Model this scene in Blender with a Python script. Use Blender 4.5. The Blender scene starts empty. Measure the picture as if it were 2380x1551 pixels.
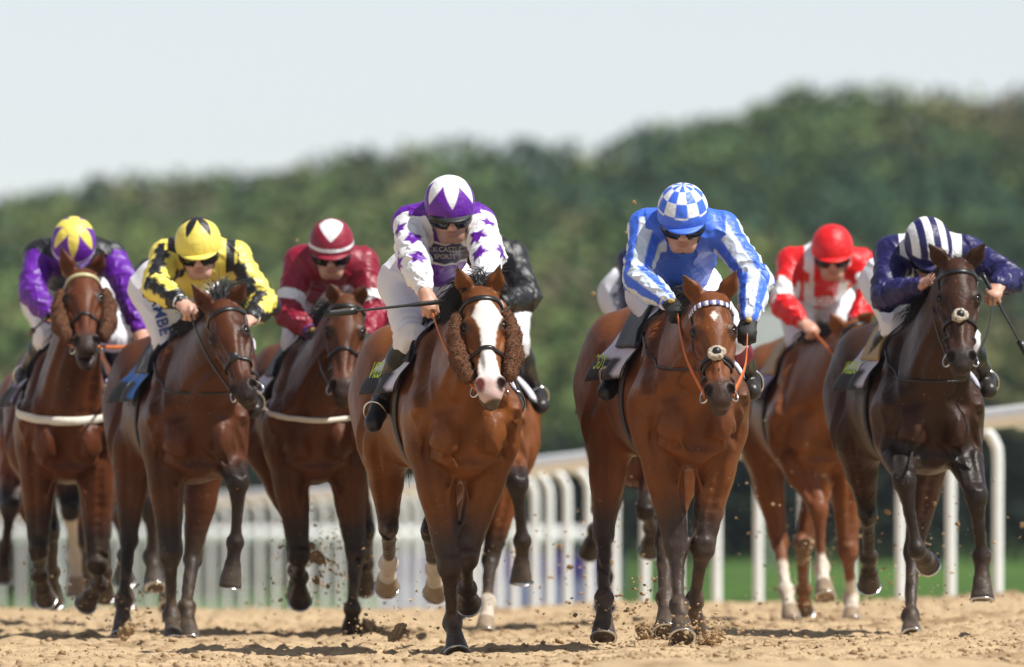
import bpy, math, random
import numpy as np
from mathutils import Vector, Matrix
random.seed(7)
RNG = np.random.default_rng(11)
sc = bpy.context.scene

# ------------------------------------------------------------------ camera, sky, sun, exposure
FPX = 400.0 / 36.0 * 2380.0       # focal length in pixels of a 2380 x 1551 view of the photograph
HC, YH, XC = 0.60, 1215.0, 1190.0  # camera height, horizon row, centre column
cam = bpy.data.cameras.new('camera'); cam_o = bpy.data.objects.new('camera', cam)
sc.collection.objects.link(cam_o); sc.camera = cam_o
cam_o.location = (0, 0, HC); cam_o.rotation_euler = (math.radians(90), 0, 0)
cam.lens = 400; cam.sensor_width = 36; cam.shift_y = (YH - 775.5) / 2380.0
cam.clip_start = 1; cam.clip_end = 5000
cam.dof.use_dof = True; cam.dof.focus_distance = 51.0; cam.dof.aperture_fstop = 3.7

SUN_EL, SUN_AZ = 57.0, 114.0       # azimuth clockwise from +Y (the view direction)
world = bpy.data.worlds.new('World'); sc.world = world; world.use_nodes = True
wn = world.node_tree.nodes; wl = world.node_tree.links
bg = wn['Background']
sky = wn.new('ShaderNodeTexSky'); sky.sky_type = 'NISHITA'; sky.sun_disc = False
sky.sun_elevation = math.radians(SUN_EL); sky.sun_rotation = math.radians(SUN_AZ)
sky.air_density = 0.75; sky.dust_density = 0.08; sky.ozone_density = 2.5
hs = wn.new('ShaderNodeHueSaturation'); hs.inputs['Saturation'].default_value = 0.38     # thin summer haze takes the colour out of the sky
wl.new(sky.outputs[0], hs.inputs['Color']); wl.new(hs.outputs[0], bg.inputs[0]); bg.inputs[1].default_value = 0.101
sun = bpy.data.lights.new('sun', 'SUN'); sun_o = bpy.data.objects.new('sun', sun); sc.collection.objects.link(sun_o)
sun.energy = 5.0; sun.angle = math.radians(0.5); sun.color = (1.0, 0.962, 0.90)
_el, _az = math.radians(SUN_EL), math.radians(SUN_AZ)
_d = Vector((math.sin(_az) * math.cos(_el), math.cos(_az) * math.cos(_el), math.sin(_el)))
sun_o.rotation_euler = _d.to_track_quat('Z', 'Y').to_euler()
sc.view_settings.view_transform = 'Standard'; sc.view_settings.look = 'None'
sc.view_settings.exposure = 0.33; sc.view_settings.gamma = 1.0
sc.cycles.use_denoising = True
sc.cycles.max_bounces = 6

# ------------------------------------------------------------------ helpers
def V(*a): return np.array(a, dtype=np.float64)
def nrm(v):
    v = np.asarray(v, float); return v / (np.linalg.norm(v, axis=-1, keepdims=True) + 1e-12)
def W(x, y, Y):                     # a point of the photograph at distance Y
    return V((x - XC) * Y / FPX, Y, HC + (YH - y) * Y / FPX)
def sstep(a, b, x):
    t = np.clip((np.asarray(x, float) - a) / (b - a), 0, 1); return t * t * (3 - 2 * t)
def srgb(h):
    h = h.lstrip('#'); c = [int(h[i:i + 2], 16) / 255 for i in (0, 2, 4)]
    return tuple(x / 12.92 if x <= .04045 else ((x + .055) / 1.055) ** 2.4 for x in c)

def tag(o, label=None, cat=None, group=None, kind=None):
    if label: o['label'] = label
    if cat: o['category'] = cat
    if group: o['group'] = group
    if kind: o['kind'] = kind
    return o
def empty(name, loc):
    o = bpy.data.objects.new(name, None); sc.collection.objects.link(o); o.location = Vector(loc); o.empty_display_size = .2
    return o
def parent_of(o, p):
    if p is not None:
        o.parent = p; o.matrix_parent_inverse = Matrix.Translation(-p.location)
def obj(name, v, f, mat, parent=None, col=None, smooth=True, extra=None):
    v = np.ascontiguousarray(v, dtype=np.float32).reshape(-1, 3)
    me = bpy.data.meshes.new(name)
    me.vertices.add(len(v)); me.vertices.foreach_set('co', v.ravel())
    if isinstance(f, np.ndarray) and f.ndim == 2:
        tot = np.full(len(f), f.shape[1], dtype=np.int32); idx = f.astype(np.int32).ravel()
    else:
        tot = np.array([len(q) for q in f], dtype=np.int32); idx = np.array([i for q in f for i in q], dtype=np.int32)
    me.loops.add(len(idx)); me.loops.foreach_set('vertex_index', idx)
    me.polygons.add(len(tot))
    st = np.concatenate([[0], np.cumsum(tot)[:-1]]).astype(np.int32)
    me.polygons.foreach_set('loop_start', st); me.polygons.foreach_set('loop_total', tot)
    me.update(calc_edges=True); me.validate()
    me.polygons.foreach_set('use_smooth', np.full(len(me.polygons), bool(smooth)))
    if col is not None:
        c = np.ones((len(v), 4), np.float32); c[:, :3] = np.clip(col, 0, 1)
        at = me.attributes.new('Col', 'FLOAT_COLOR', 'POINT'); at.data.foreach_set('color', c.ravel())
    if mat is not None:
        me.materials.append(mat)
    o = bpy.data.objects.new(name, me); sc.collection.objects.link(o)
    parent_of(o, parent)
    return o

class MB:                           # collects shapes of ONE part
    def __init__(s): s.v = []; s.f = []; s.n = 0; s.c = []
    def add(s, v, f, c=None):
        v = np.asarray(v, float).reshape(-1, 3)
        s.f += [tuple(int(i) + s.n for i in q) for q in f]; s.v.append(v); s.n += len(v)
        s.c.append(np.tile(np.asarray(c if c is not None else (1, 1, 1), float), (len(v), 1)) if c is None or np.ndim(c) == 1 else c)
    def build(s, name, mat, parent=None, smooth=True, col=False):
        return obj(name, np.concatenate(s.v), s.f, mat, parent, np.concatenate(s.c) if col else None, smooth)
    def tube(s, pts, r, n=8, c=None, cap=True, flat=None):
        pts = np.asarray(pts, float); m = len(pts); r = np.broadcast_to(np.asarray(r, float), (m,))
        t = nrm(np.gradient(pts, axis=0)); up = V(0, 0, 1) if abs(t[0][2]) < .9 else V(1, 0, 0)
        vs = []
        nn = nrm(np.cross(t[0], up))
        for i in range(m):
            nn = nrm(nn - np.dot(nn, t[i]) * t[i]); bb = np.cross(t[i], nn)
            for j in range(n):
                a = 2 * math.pi * j / n; vs.append(pts[i] + r[i] * (math.cos(a) * nn + math.sin(a) * bb))
        fs = [(i * n + j, i * n + (j + 1) % n, (i + 1) * n + (j + 1) % n, (i + 1) * n + j) for i in range(m - 1) for j in range(n)]
        if cap: fs += [tuple(range(n))[::-1], tuple((m - 1) * n + j for j in range(n))]
        s.add(vs, fs, c)
    def ribbon(s, pts, wid, nor, w, t, closed=False, c=None):   # a strap: width w along wid, thickness t along nor
        pts = np.asarray(pts, float); m = len(pts)
        wid = nrm(np.broadcast_to(wid, pts.shape)); nor = nrm(np.broadcast_to(nor, pts.shape))
        w = np.broadcast_to(np.asarray(w, float), (m,))[:, None]
        q = np.stack([pts - wid * w / 2, pts - wid * w * .42 + nor * t, pts + wid * w * .42 + nor * t, pts + wid * w / 2], 1)
        k = m if closed else m - 1
        fs = [(i * 4 + j, i * 4 + (j + 1) % 4, ((i + 1) % m) * 4 + (j + 1) % 4, ((i + 1) % m) * 4 + j) for i in range(k) for j in range(4)]
        if not closed: fs += [(0, 1, 2, 3)[::-1], tuple((m - 1) * 4 + j for j in range(4))]
        s.add(q.reshape(-1, 3), fs, c)
    def ring(s, c0, ax, R, r, n=20, k=8, c=None):
        ax = nrm(ax); u = nrm(np.cross(ax, V(.3, .2, .9))); v = np.cross(ax, u)
        a = np.linspace(0, 2 * math.pi, n, endpoint=False); b = np.linspace(0, 2 * math.pi, k, endpoint=False)
        vs = []; 
        for x in a:
            rd = math.cos(x) * u + math.sin(x) * v
            for y in b: vs.append(c0 + rd * (R + r * math.cos(y)) + ax * r * math.sin(y))
        fs = [(i * k + j, i * k + (j + 1) % k, ((i + 1) % n) * k + (j + 1) % k, ((i + 1) % n) * k + j) for i in range(n) for j in range(k)]
        s.add(vs, fs, c)
    def ball(s, c0, r, n=10, m=8, c=None, R=None):
        r = np.broadcast_to(np.asarray(r, float), (3,)); vs = []; fs = []
        for i in range(m + 1):
            th = math.pi * i / m
            for j in range(n):
                p = 2 * math.pi * j / n; vs.append(V(math.sin(th) * math.cos(p), math.sin(th) * math.sin(p), math.cos(th)) * r)
        fs = [(i * n + j, i * n + (j + 1) % n, (i + 1) * n + (j + 1) % n, (i + 1) * n + j)[::-1] for i in range(m) for j in range(n)]
        vs = np.array(vs)
        if R is not None: vs = vs @ np.asarray(R)
        s.add(vs + c0, fs, c)

def bez(p, n=12):                   # smooth curve through points (Catmull-Rom)
    p = np.asarray(p, float)
    if len(p) < 3: return np.linspace(p[0], p[-1], n)
    q = np.vstack([2 * p[0] - p[1], p, 2 * p[-1] - p[-2]]); out = []
    for i in range(1, len(q) - 2):
        t = np.linspace(0, 1, n, endpoint=False)[:, None]
        out.append(.5 * (2 * q[i] + (q[i + 1] - q[i - 1]) * t + (2 * q[i - 1] - 5 * q[i] + 4 * q[i + 1] - q[i + 2]) * t * t + (3 * q[i] - q[i - 1] - 3 * q[i + 1] + q[i + 2]) * t ** 3))
    return np.vstack(out + [p[-1:]])

# ------------------------------------------------------------------ a distance field on a grid, meshed by surface nets
BIG = .12
class Field:
    def __init__(s, lo, hi, h):
        s.h = h; s.lo = np.asarray(lo, float); s.n = np.ceil((np.asarray(hi) - s.lo) / h).astype(int) + 1
        s.f = np.full(s.n, BIG, np.float32)
        s.ax = [(s.lo[i] + h * np.arange(s.n[i])).astype(np.float32) for i in range(3)]
    def win(s, lo, hi, pad):
        a = np.clip(np.floor((np.asarray(lo) - pad - s.lo) / s.h).astype(int), 0, s.n - 1)
        b = np.clip(np.ceil((np.asarray(hi) + pad - s.lo) / s.h).astype(int) + 1, 1, s.n)
        sl = tuple(slice(a[i], b[i]) for i in range(3))
        P = (s.ax[0][sl[0]][:, None, None], s.ax[1][sl[1]][None, :, None], s.ax[2][sl[2]][None, None, :])
        return sl, P
    def comb(s, sl, d, k, sub=False):
        f = s.f[sl]
        if sub:
            e = np.maximum(k - np.abs(-f - d), 0) / k; s.f[sl] = -(np.minimum(-f, d) - e * e * k * .25)
        else:
            e = np.maximum(k - np.abs(f - d), 0) / k; s.f[sl] = np.minimum(f, d) - e * e * k * .25
    def cone(s, a, b, ra, rb, k=.03, flat=None, q=1.0, sub=False, cut=None):
        a = np.asarray(a, float); b = np.asarray(b, float); R = max(ra, rb)
        sl, P = s.win(np.minimum(a, b), np.maximum(a, b), R + k + .02)
        x, y, z = P[0] - np.float32(a[0]), P[1] - np.float32(a[1]), P[2] - np.float32(a[2])
        ba = b - a
        if flat is not None:
            w = nrm(flat); t = (x * w[0] + y * w[1] + z * w[2]) * np.float32(q - 1)
            x, y, z = x + t * w[0], y + t * w[1], z + t * w[2]; ba = ba + (q - 1) * np.dot(ba, w) * w
        L2 = float(np.dot(ba, ba)) + 1e-9
        t = np.clip((x * np.float32(ba[0]) + y * np.float32(ba[1]) + z * np.float32(ba[2])) / np.float32(L2), 0, 1)
        d = np.sqrt((x - t * np.float32(ba[0])) ** 2 + (y - t * np.float32(ba[1])) ** 2 + (z - t * np.float32(ba[2])) ** 2) - (ra + (rb - ra) * t)
        if flat is not None: d = d / np.float32(.5 + .5 * q)
        if cut is not None:
            c0, cn = cut; d = np.maximum(d, (P[0] - c0[0]) * cn[0] + (P[1] - c0[1]) * cn[1] + (P[2] - c0[2]) * cn[2])
        s.comb(sl, d.astype(np.float32), k, sub)
    def ell(s, c, r, k=.03, R=None, sub=False, cut=None):
        c = np.asarray(c, float); r = np.asarray(r, float)
        sl, P = s.win(c, c, r.max() + k + .02)
        x, y, z = P[0] - np.float32(c[0]), P[1] - np.float32(c[1]), P[2] - np.float32(c[2])
        if R is not None:
            R = np.asarray(R, np.float32)
            x, y, z = R[0, 0] * x + R[0, 1] * y + R[0, 2] * z, R[1, 0] * x + R[1, 1] * y + R[1, 2] * z, R[2, 0] * x + R[2, 1] * y + R[2, 2] * z
        x, y, z = x / np.float32(r[0]), y / np.float32(r[1]), z / np.float32(r[2])
        k0 = np.sqrt(x * x + y * y + z * z); k1 = np.sqrt((x / r[0]) ** 2 + (y / r[1]) ** 2 + (z / r[2]) ** 2) + 1e-6
        d = k0 * (k0 - 1) / k1
        if cut is not None:
            c0, cn = cut; d = np.maximum(d, (P[0] - c0[0]) * cn[0] + (P[1] - c0[1]) * cn[1] + (P[2] - c0[2]) * cn[2])
        s.comb(sl, d.astype(np.float32), k, sub)
    def poly(s, pts, rs, k=.02, **kw):
        for i in range(len(pts) - 1): s.cone(pts[i], pts[i + 1], rs[i], rs[i + 1], k, **kw)
    def sample(s, P):
        g = (np.asarray(P, float) - s.lo) / s.h; g = np.clip(g, 0, s.n - 1.001); i = g.astype(int); t = g - i
        r = 0
        for a in (0, 1):
            for b in (0, 1):
                for c in (0, 1):
                    w = (t[:, 0] if a else 1 - t[:, 0]) * (t[:, 1] if b else 1 - t[:, 1]) * (t[:, 2] if c else 1 - t[:, 2])
                    r = r + w * s.f[i[:, 0] + a, i[:, 1] + b, i[:, 2] + c]
        return r
    def cast(s, P, D, off=.0, n=70, maxd=9.):  # walk along D until the field falls to off
        P = np.array(P, float).reshape(-1, 3); D = nrm(np.broadcast_to(D, P.shape)); go = np.zeros(len(P)); off = np.asarray(off)
        for _ in range(n):
            v = s.sample(P) - off; st = np.clip(v * .7, -.02, .05); st = np.where(go > maxd, 0, st); P += D * st[:, None]; go += st
        return P
    def grad(s, P):
        e = s.h; P = np.asarray(P, float).reshape(-1, 3)
        return nrm(np.stack([s.sample(P + np.eye(3)[i] * e) - s.sample(P - np.eye(3)[i] * e) for i in range(3)], 1))
    def mesh(s, smooth=2):
        f = s.f; n = f.shape; sg = f < 0
        c = np.zeros((n[0] - 1, n[1] - 1, n[2] - 1), np.uint8)
        off = [(a, b, d) for a in (0, 1) for b in (0, 1) for d in (0, 1)]
        for a, b, d in off: c += sg[a:n[0] - 1 + a, b:n[1] - 1 + b, d:n[2] - 1 + d]
        act = np.argwhere((c > 0) & (c < 8)); N = len(act)
        idm = np.full(c.shape, -1, np.int32); idm[tuple(act.T)] = np.arange(N)
        vals = np.stack([f[act[:, 0] + a, act[:, 1] + b, act[:, 2] + d] for a, b, d in off], 1)
        acc = np.zeros((N, 3)); cnt = np.zeros(N); O = np.array(off, float)
        for i in range(8):
            for j in range(i + 1, 8):
                if np.abs(O[i] - O[j]).sum() == 1:
                    m = (vals[:, i] < 0) != (vals[:, j] < 0); t = vals[:, i] / (vals[:, i] - vals[:, j] + 1e-20)
                    p = O[i] + t[:, None] * (O[j] - O[i]); acc[m] += p[m]; cnt[m] += 1
        v = s.lo + s.h * (act + acc / cnt[:, None])
        fs = []
        for ax in range(3):
            o1, o2 = (ax + 1) % 3, (ax + 2) % 3
            s0 = [slice(None)] * 3; s1 = [slice(None)] * 3; s0[ax] = slice(0, -1); s1[ax] = slice(1, None)
            e = np.argwhere(sg[tuple(s0)] != sg[tuple(s1)])
            e = e[(e[:, o1] > 0) & (e[:, o2] > 0) & (e[:, o1] < n[o1] - 1) & (e[:, o2] < n[o2] - 1)]
            u1 = np.zeros(3, int); u1[o1] = 1; u2 = np.zeros(3, int); u2[o2] = 1
            q = np.stack([idm[tuple((e - u1 - u2).T)], idm[tuple((e - u2).T)], idm[tuple(e.T)], idm[tuple((e - u1).T)]], 1)
            fl = ~sg[tuple(e.T)]; q[fl] = q[fl][:, ::-1]; fs.append(q)
        fs = np.concatenate(fs)
        for _ in range(smooth):
            a = fs.ravel(); b = np.roll(fs, -1, 1).ravel()
            cn = np.bincount(a, minlength=N) + np.bincount(b, minlength=N)
            v = np.stack([(np.bincount(a, v[b, i], N) + np.bincount(b, v[a, i], N)) / np.maximum(cn, 1) * .6 + v[:, i] * .4 for i in range(3)], 1)
        return v, fs

def noise3(P, sc_, seed=0):         # cheap smooth noise from sines, about -1..1
    r = np.random.default_rng(seed); P = np.asarray(P, float) * sc_; o = 0
    for i in range(6):
        w = r.normal(size=3) * (.7 + .35 * i); o = o + np.sin(P @ w + r.uniform(0, 6.28)) / (1 + .25 * i)
    return o / 3.0

# ------------------------------------------------------------------ materials
def mat(name, col=(.5, .5, .5), rough=.6, attr=False, bump=None, coat=0., metal=0., sheen=0., var=0., vscale=20., spec=.5, trans=0.):
    m = bpy.data.materials.new(name); m.use_nodes = True; N = m.node_tree.nodes; L = m.node_tree.links; b = N['Principled BSDF']
    b.inputs['Roughness'].default_value = rough; b.inputs['Metallic'].default_value = metal
    b.inputs['Specular IOR Level'].default_value = spec
    b.inputs['Coat Weight'].default_value = coat; b.inputs['Coat Roughness'].default_value = .35
    b.inputs['Sheen Weight'].default_value = sheen
    if attr:
        a = N.new('ShaderNodeAttribute'); a.attribute_name = 'Col'; src = a.outputs['Color']
    else:
        a = N.new('ShaderNodeRGB'); a.outputs[0].default_value = (*col, 1); src = a.outputs[0]
    tc = N.new('ShaderNodeTexCoord')
    if var:
        nz = N.new('ShaderNodeTexNoise'); nz.inputs['Scale'].default_value = vscale; nz.inputs['Detail'].default_value = 5
        L.new(tc.outputs['Object'], nz.inputs['Vector'])
        mr = N.new('ShaderNodeMapRange'); mr.inputs[1].default_value = .25; mr.inputs[2].default_value = .75
        mr.inputs[3].default_value = 1 - var; mr.inputs[4].default_value = 1 + var; L.new(nz.outputs['Fac'], mr.inputs[0])
        mx = N.new('ShaderNodeVectorMath'); mx.operation = 'SCALE'; L.new(src, mx.inputs[0]); L.new(mr.outputs[0], mx.inputs['Scale']); src = mx.outputs[0]
    L.new(src, b.inputs['Base Color'])
    if bump:
        nb = N.new('ShaderNodeTexNoise'); nb.inputs['Scale'].default_value = bump[0]; nb.inputs['Detail'].default_value = 6
        L.new(tc.outputs['Object'], nb.inputs['Vector'])
        bp = N.new('ShaderNodeBump'); bp.inputs['Strength'].default_value = bump[1]; bp.inputs['Distance'].default_value = bump[2] if len(bump) > 2 else .01
        L.new(nb.outputs['Fac'], bp.inputs['Height']); L.new(bp.outputs[0], b.inputs['Normal'])
    return m
M = {}
M['coat'] = mat('horse_coat', rough=.40, attr=True, bump=(60, .35, .008), coat=.0, var=.20, vscale=9, spec=.20)
def _coat_detail(m):                # fine hair streaks, sweat and specks of thrown sand
    N = m.node_tree.nodes; L = m.node_tree.links; b = N['Principled BSDF']; tc = [n for n in N if n.type == 'TEX_COORD'][0]
    src = b.inputs['Base Color'].links[0].from_socket
    n1 = N.new('ShaderNodeTexNoise'); n1.inputs['Scale'].default_value = 75; n1.inputs['Detail'].default_value = 2; L.new(tc.outputs['Object'], n1.inputs['Vector'])
    r1 = N.new('ShaderNodeMapRange'); r1.inputs[1].default_value = .69; r1.inputs[2].default_value = .75; r1.inputs[3].default_value = 0; r1.inputs[4].default_value = .55; L.new(n1.outputs['Fac'], r1.inputs[0])
    mx = N.new('ShaderNodeMix'); mx.data_type = 'RGBA'; mx.inputs[7].default_value = (.36, .24, .13, 1); L.new(r1.outputs[0], mx.inputs[0]); L.new(src, mx.inputs[6]); L.new(mx.outputs[2], b.inputs['Base Color'])
    n2 = N.new('ShaderNodeTexNoise'); n2.inputs['Scale'].default_value = 5; n2.inputs['Detail'].default_value = 6; L.new(tc.outputs['Object'], n2.inputs['Vector'])
    r2 = N.new('ShaderNodeMapRange'); r2.inputs[1].default_value = .3; r2.inputs[2].default_value = .7; r2.inputs[3].default_value = .30; r2.inputs[4].default_value = .50; L.new(n2.outputs['Fac'], r2.inputs[0]); L.new(r2.outputs[0], b.inputs['Roughness'])
    bp = [n for n in N if n.type == 'BUMP'][0]; n3 = N.new('ShaderNodeTexNoise'); n3.inputs['Scale'].default_value = 260; n3.inputs['Detail'].default_value = 3; L.new(tc.outputs['Object'], n3.inputs['Vector'])
    b2 = N.new('ShaderNodeBump'); b2.inputs['Strength'].default_value = .35; b2.inputs['Distance'].default_value = .003; L.new(n3.outputs['Fac'], b2.inputs['Height']); L.new(bp.outputs[0], b2.inputs['Normal']); L.new(b2.outputs[0], b.inputs['Normal'])
_coat_detail(M['coat'])
M['hair'] = mat('black_hair', (.012, .010, .009), rough=.45, var=.4, vscale=40)
M['eye'] = mat('eye_black', (.006, .004, .003), rough=.16, spec=.4)
M['leather'] = mat('black_leather', (.013, .012, .012), rough=.38, bump=(120, .2, .003), coat=.1)
M['boot'] = mat('boot_leather', (.012, .012, .014), rough=.36, attr=True, bump=(25, .45, .012), spec=.4, var=.15, vscale=30)
M['tan'] = mat('orange_rubber_rein', (.52, .13, .03), rough=.6, var=.15)
M['steel'] = mat('steel', (.6, .6, .6), rough=.22, metal=1)
M['fleece'] = mat('brown_fleece', (.17, .072, .034), rough=.95, bump=(170, 1.0, .015), var=.30, vscale=60, sheen=.0)
M['whitefleece'] = mat('cream_fleece', (.62, .53, .42), rough=.95, bump=(140, 1.0, .02), var=.3, vscale=60)
M['cloth'] = mat('cloth', rough=.75, attr=True, bump=(20, .5, .015), sheen=.1)
M['silk'] = mat('silk', rough=.42, attr=True, bump=(26, .6, .014), spec=.45)
M['breech'] = mat('breeches_cloth', rough=.7, attr=True, bump=(18, .4, .012))
M['skin'] = mat('skin', rough=.5, attr=True, bump=(90, .2, .003), var=.10, vscale=25)
M['lens'] = mat('goggle_lens', (.006, .006, .008), rough=.12, spec=.35)
M['glove'] = mat('glove', (.012, .012, .013), rough=.7)
M['white'] = mat('white_rail_plastic', (.84, .84, .83), rough=.35, var=.06, vscale=6)
M['strapwhite'] = mat('white_webbing', (.72, .68, .60), rough=.7, var=.08, vscale=40)
M['ink'] = mat('printed_lettering', rough=.7, attr=True)
#BODY
# ------------------------------------------------------------------ horses
RIDGE_X = [-900, 0, 80, 150, 260, 390, 480, 560, 620, 680, 740, 850, 1080, 1250, 1390, 1440, 1500, 1640, 1720, 1800, 1870, 2060, 2150, 2250, 2330, 2380, 3300]
RIDGE_Y = [520, 462, 455, 432, 405, 390, 385, 396, 405, 395, 348, 336, 326, 332, 340, 312, 282, 276, 270, 218, 194, 194, 206, 216, 214, 192, 240]
def hill(X, Y):                     # wooded rise behind the course
    x = XC + X * FPX / 700.0
    return (np.clip(Y - 400, 0, 300) / 300.0) ** 1.1 * (HC + (YH - np.interp(x, RIDGE_X, RIDGE_Y)) * 700 / FPX - 7.6)
def ground_z(X, Y):
    X = np.asarray(X, float); Y = np.asarray(Y, float)
    near = .045 * sstep(-.3, .9, X) + .02 * sstep(51, 60, Y) + .055 * sstep(2.0, 3.3, X)
    far = np.interp(Y, [0, 74, 80, 90, 115, 139, 176, 205, 260, 400], [0, 0, -.07, -.26, -.42, -.58, -.86, -1.08, -1.2, -1.2])
    return hill(X, Y) + near * sstep(400, 200, Y) + far * sstep(700, 400, Y) + (.10 * sstep(1.0, 3.0, X)) * sstep(78, 90, Y) + .62 * sstep(.8, 2.6, X) * sstep(95, 180, Y) * sstep(500, 300, Y)

LEG = {'F': (.44, .29, .21), 'H': (.46, .37, .21)}
def solve_leg(p0, pts, sg, Ls):
    out = []; p = p0
    for (x, y, *o), s_, L in zip(pts, sg, Ls):
        Y = p[1] + s_ * .1
        for _ in range(4):
            q = W(x, y, Y); pr = math.hypot(q[0] - p[0], q[2] - p[2])
            Y = p[1] + s_ * math.sqrt(max(0, L * L - pr * pr))
        if o: Y = p[1] + o[0]
        p = W(x, y, Y); out.append(p)
    return out

def build_horse(H):
    h = H.get('res', .0075); Y0 = FPX / H['s']
    cx = (H['chest'] - XC) * Y0 / FPX
    Yr = Y0 + 1.45; rx = (H['rump'] - XC) * Yr / FPX
    back = nrm(V(rx - cx, 1.45)); lat = V(back[1], -back[0])        # horizontal unit vectors (x, y)
    g = float(ground_z(cx, Y0)) + H.get('dz', 0)
    sc_ = H.get('scale', 1.0)
    def B(u, v, z): return V(cx + (back[0] * u + lat[0] * v) * sc_, Y0 + (back[1] * u + lat[1] * v) * sc_, g + z * sc_)
    R = np.array([[lat[0], lat[1], 0], [back[0], back[1], 0], [0, 0, 1.]])
    # head frame
    P = W(H['poll'][0], H['poll'][1], Y0 + H.get('pdy', -.42)); L = .575 * H.get('hscale', 1.0)
    q = W(H['muz'][0], H['muz'][1], P[1] - .3)
    for _ in range(4):
        pr = math.hypot(q[0] - P[0], q[2] - P[2]); q = W(H['muz'][0], H['muz'][1], P[1] - math.sqrt(max(.01, L * L - pr * pr)))
    a = nrm(q - P); l = V(math.cos(H.get('roll', 0)), 0, -math.sin(H.get('roll', 0))); l = V(l[0], H.get('yaw', 0), l[2])
    l = nrm(l - np.dot(l, a) * a); n = np.cross(a, l)
    if n[1] > 0: n = -n
    k = L / .60
    def Hd(x, y, z): return P + k * (x * l + y * a + z * n)
    RH = np.array([l, a, n])
    legs = {}
    for nm, v0 in (('FL', -1), ('FR', 1), ('HL', -1), ('HR', 1)):
        if nm not in H['legs']: continue
        pts, sg = H['legs'][nm]
        if nm[0] == 'F': p0 = B(.12, v0 * .145, .97)
        else: p0 = B(1.16, v0 * .19, .98)
        legs[nm] = [p0] + solve_leg(p0, pts, sg, LEG[nm[0]])
    allp = np.array([p for lg in legs.values() for p in lg] + [q, P, B(1.75, .35, .7), B(1.75, -.35, 1.6), B(-.2, .35, 1.6)] + ([W(*e, P[1]) for e in H['ears']]))
    F = Field(allp.min(0) - .14, allp.max(0) + .14, h)
    # trunk
    F.ell(B(.58, 0, 1.10), V(.245, .62, .32), .06, R); F.ell(B(.55, 0, 1.25), V(.165, .55, .27), .06, R)
    F.ell(B(.15, 0, 1.09), V(.215, .28, .28), .06, R)
    F.ell(B(1.0, 0, 1.13), V(.26, .50, .30), .06, R); F.ell(B(.95, 0, 1.26), V(.19, .5, .22), .05, R)
    F.ell(B(1.38, 0, 1.28), V(.25, .36, .25), .08, R)
    F.cone(B(.32, 0, 1.46), B(.75, 0, 1.44), .05, .07, .07); F.cone(B(.75, 0, 1.42), B(1.35, 0, 1.44), .08, .11, .06)
    for sd in (-1, 1):
        F.cone(B(.08, sd * .165, 1.10), B(.34, sd * .105, 1.40), .085, .055, .05)
        F.ell(B(.02, sd * .16, 1.10), V(.095, .14, .12), .05, R)              # point of shoulder
        F.ell(B(-.045, sd * .098, .985), V(.088, .115, .125), .020, R)           # breast muscle
        F.ell(B(.12, sd * .15, .95), V(.085, .13, .15), .05, R)
        F.ell(B(1.40, sd * .15, 1.20), V(.145, .27, .30), .06, R)
        F.ell(B(1.30, sd * .175, 1.02), V(.105, .20, .20), .06, R)
    F.ell(B(.12, 0, .87), V(.11, .24, .09), .06, R)
    F.cone(B(-.170, 0, 1.12), B(-.115, 0, .84), .038, .044, .055, sub=True)
    # neck
    nb, nt = B(.02, 0, 1.16), Hd(0, .07, -.17)
    F.cone(B(.30, 0, 1.38), Hd(0, .02, -.10), .125, .072, .07, flat=np.append(lat, 0), q=1.25)
    F.cone(nb, nt, .185, .085, .07, flat=np.append(lat, 0), q=1.1)
    F.cone((nb + B(.3, 0, 1.38)) / 2, (nt + Hd(0, .02, -.1)) / 2, .165, .095, .06, flat=np.append(lat, 0), q=1.12)
    for sd in (-1, 1): F.cone(B(.0, sd * .105, 1.10), Hd(sd * .048, .16, -.19), .07, .038, .03)    # brachiocephalic band
    # legs
    for nm, lg in legs.items():
        E, K, Fe, Ho = lg; sd = -1 if nm[1] == 'L' else 1
        ud = nrm(Fe - K); hd = nrm(Ho - Fe)
        if nm[0] == 'F':
            top = B(.16, sd * .14, 1.06); mid = E + (K - E) * .30
            F.cone(top, E, .135, .115, .06); F.cone(E, K, .098, .045, .04)
            F.cone(E + (K - E) * .0, E + (K - E) * .55, .100, .060, .03)
            F.ell(mid + V(sd * .02, -.03, 0), V(.062, .062, .13), .04)
            fw = nrm(np.cross(nrm(K - E), V(1, 0, 0))); fw = fw if fw[1] < 0 else -fw
            F.ell(K + fw * .008, V(.053, .052, .060), .02); F.ell(K - ud * .035 + V(0, 0, 0), V(.048, .046, .03), .015); F.cone(K, K + ud * .06, .046, .036, .02)
            for q_ in (-1, 1): F.cone(E + (K - E) * .35 + V(q_ * .05, -.01, 0), K + V(q_ * .030, 0, .02), .034, .022, .02)
            F.cone(K + ud * .02, Fe, .036, .027, .02)
            F.cone(K + ud * .05 - fw * .018, Fe - fw * .016, .02, .02, .02)
        else:
            hip = B(1.40, sd * .14, 1.16)
            F.cone(hip, E, .17, .125, .08); F.cone(E, K, .112, .043, .05)
            F.cone(E + (K - E) * .1 + V(0, .05, 0), E + (K - E) * .65 + V(0, .02, 0), .085, .04, .04)
            F.cone(B(1.62, sd * .12, 1.05), E + (K - E) * .5, .10, .05, .06)
            bk = nrm(nrm(K - E) - ud); bk = bk if np.linalg.norm(np.cross(nrm(K - E), ud)) > .1 else V(0, 1, 0)
            F.ell(K + bk * .01, V(.042, .055, .062), .025); F.cone(K + bk * .03 - ud * .02, K + bk * .055 - ud * .045, .026, .018, .03)
            F.cone(K + ud * .02, Fe, .038, .029, .02); F.cone(K + bk * .035 + ud * .03, Fe + bk * .015, .022, .02, .02)
        F.ell(Fe, V(.046, .047, .046), .02)
        ht = Fe + hd * .105; F.cone(Fe, ht, .034, .037, .02)
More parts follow.
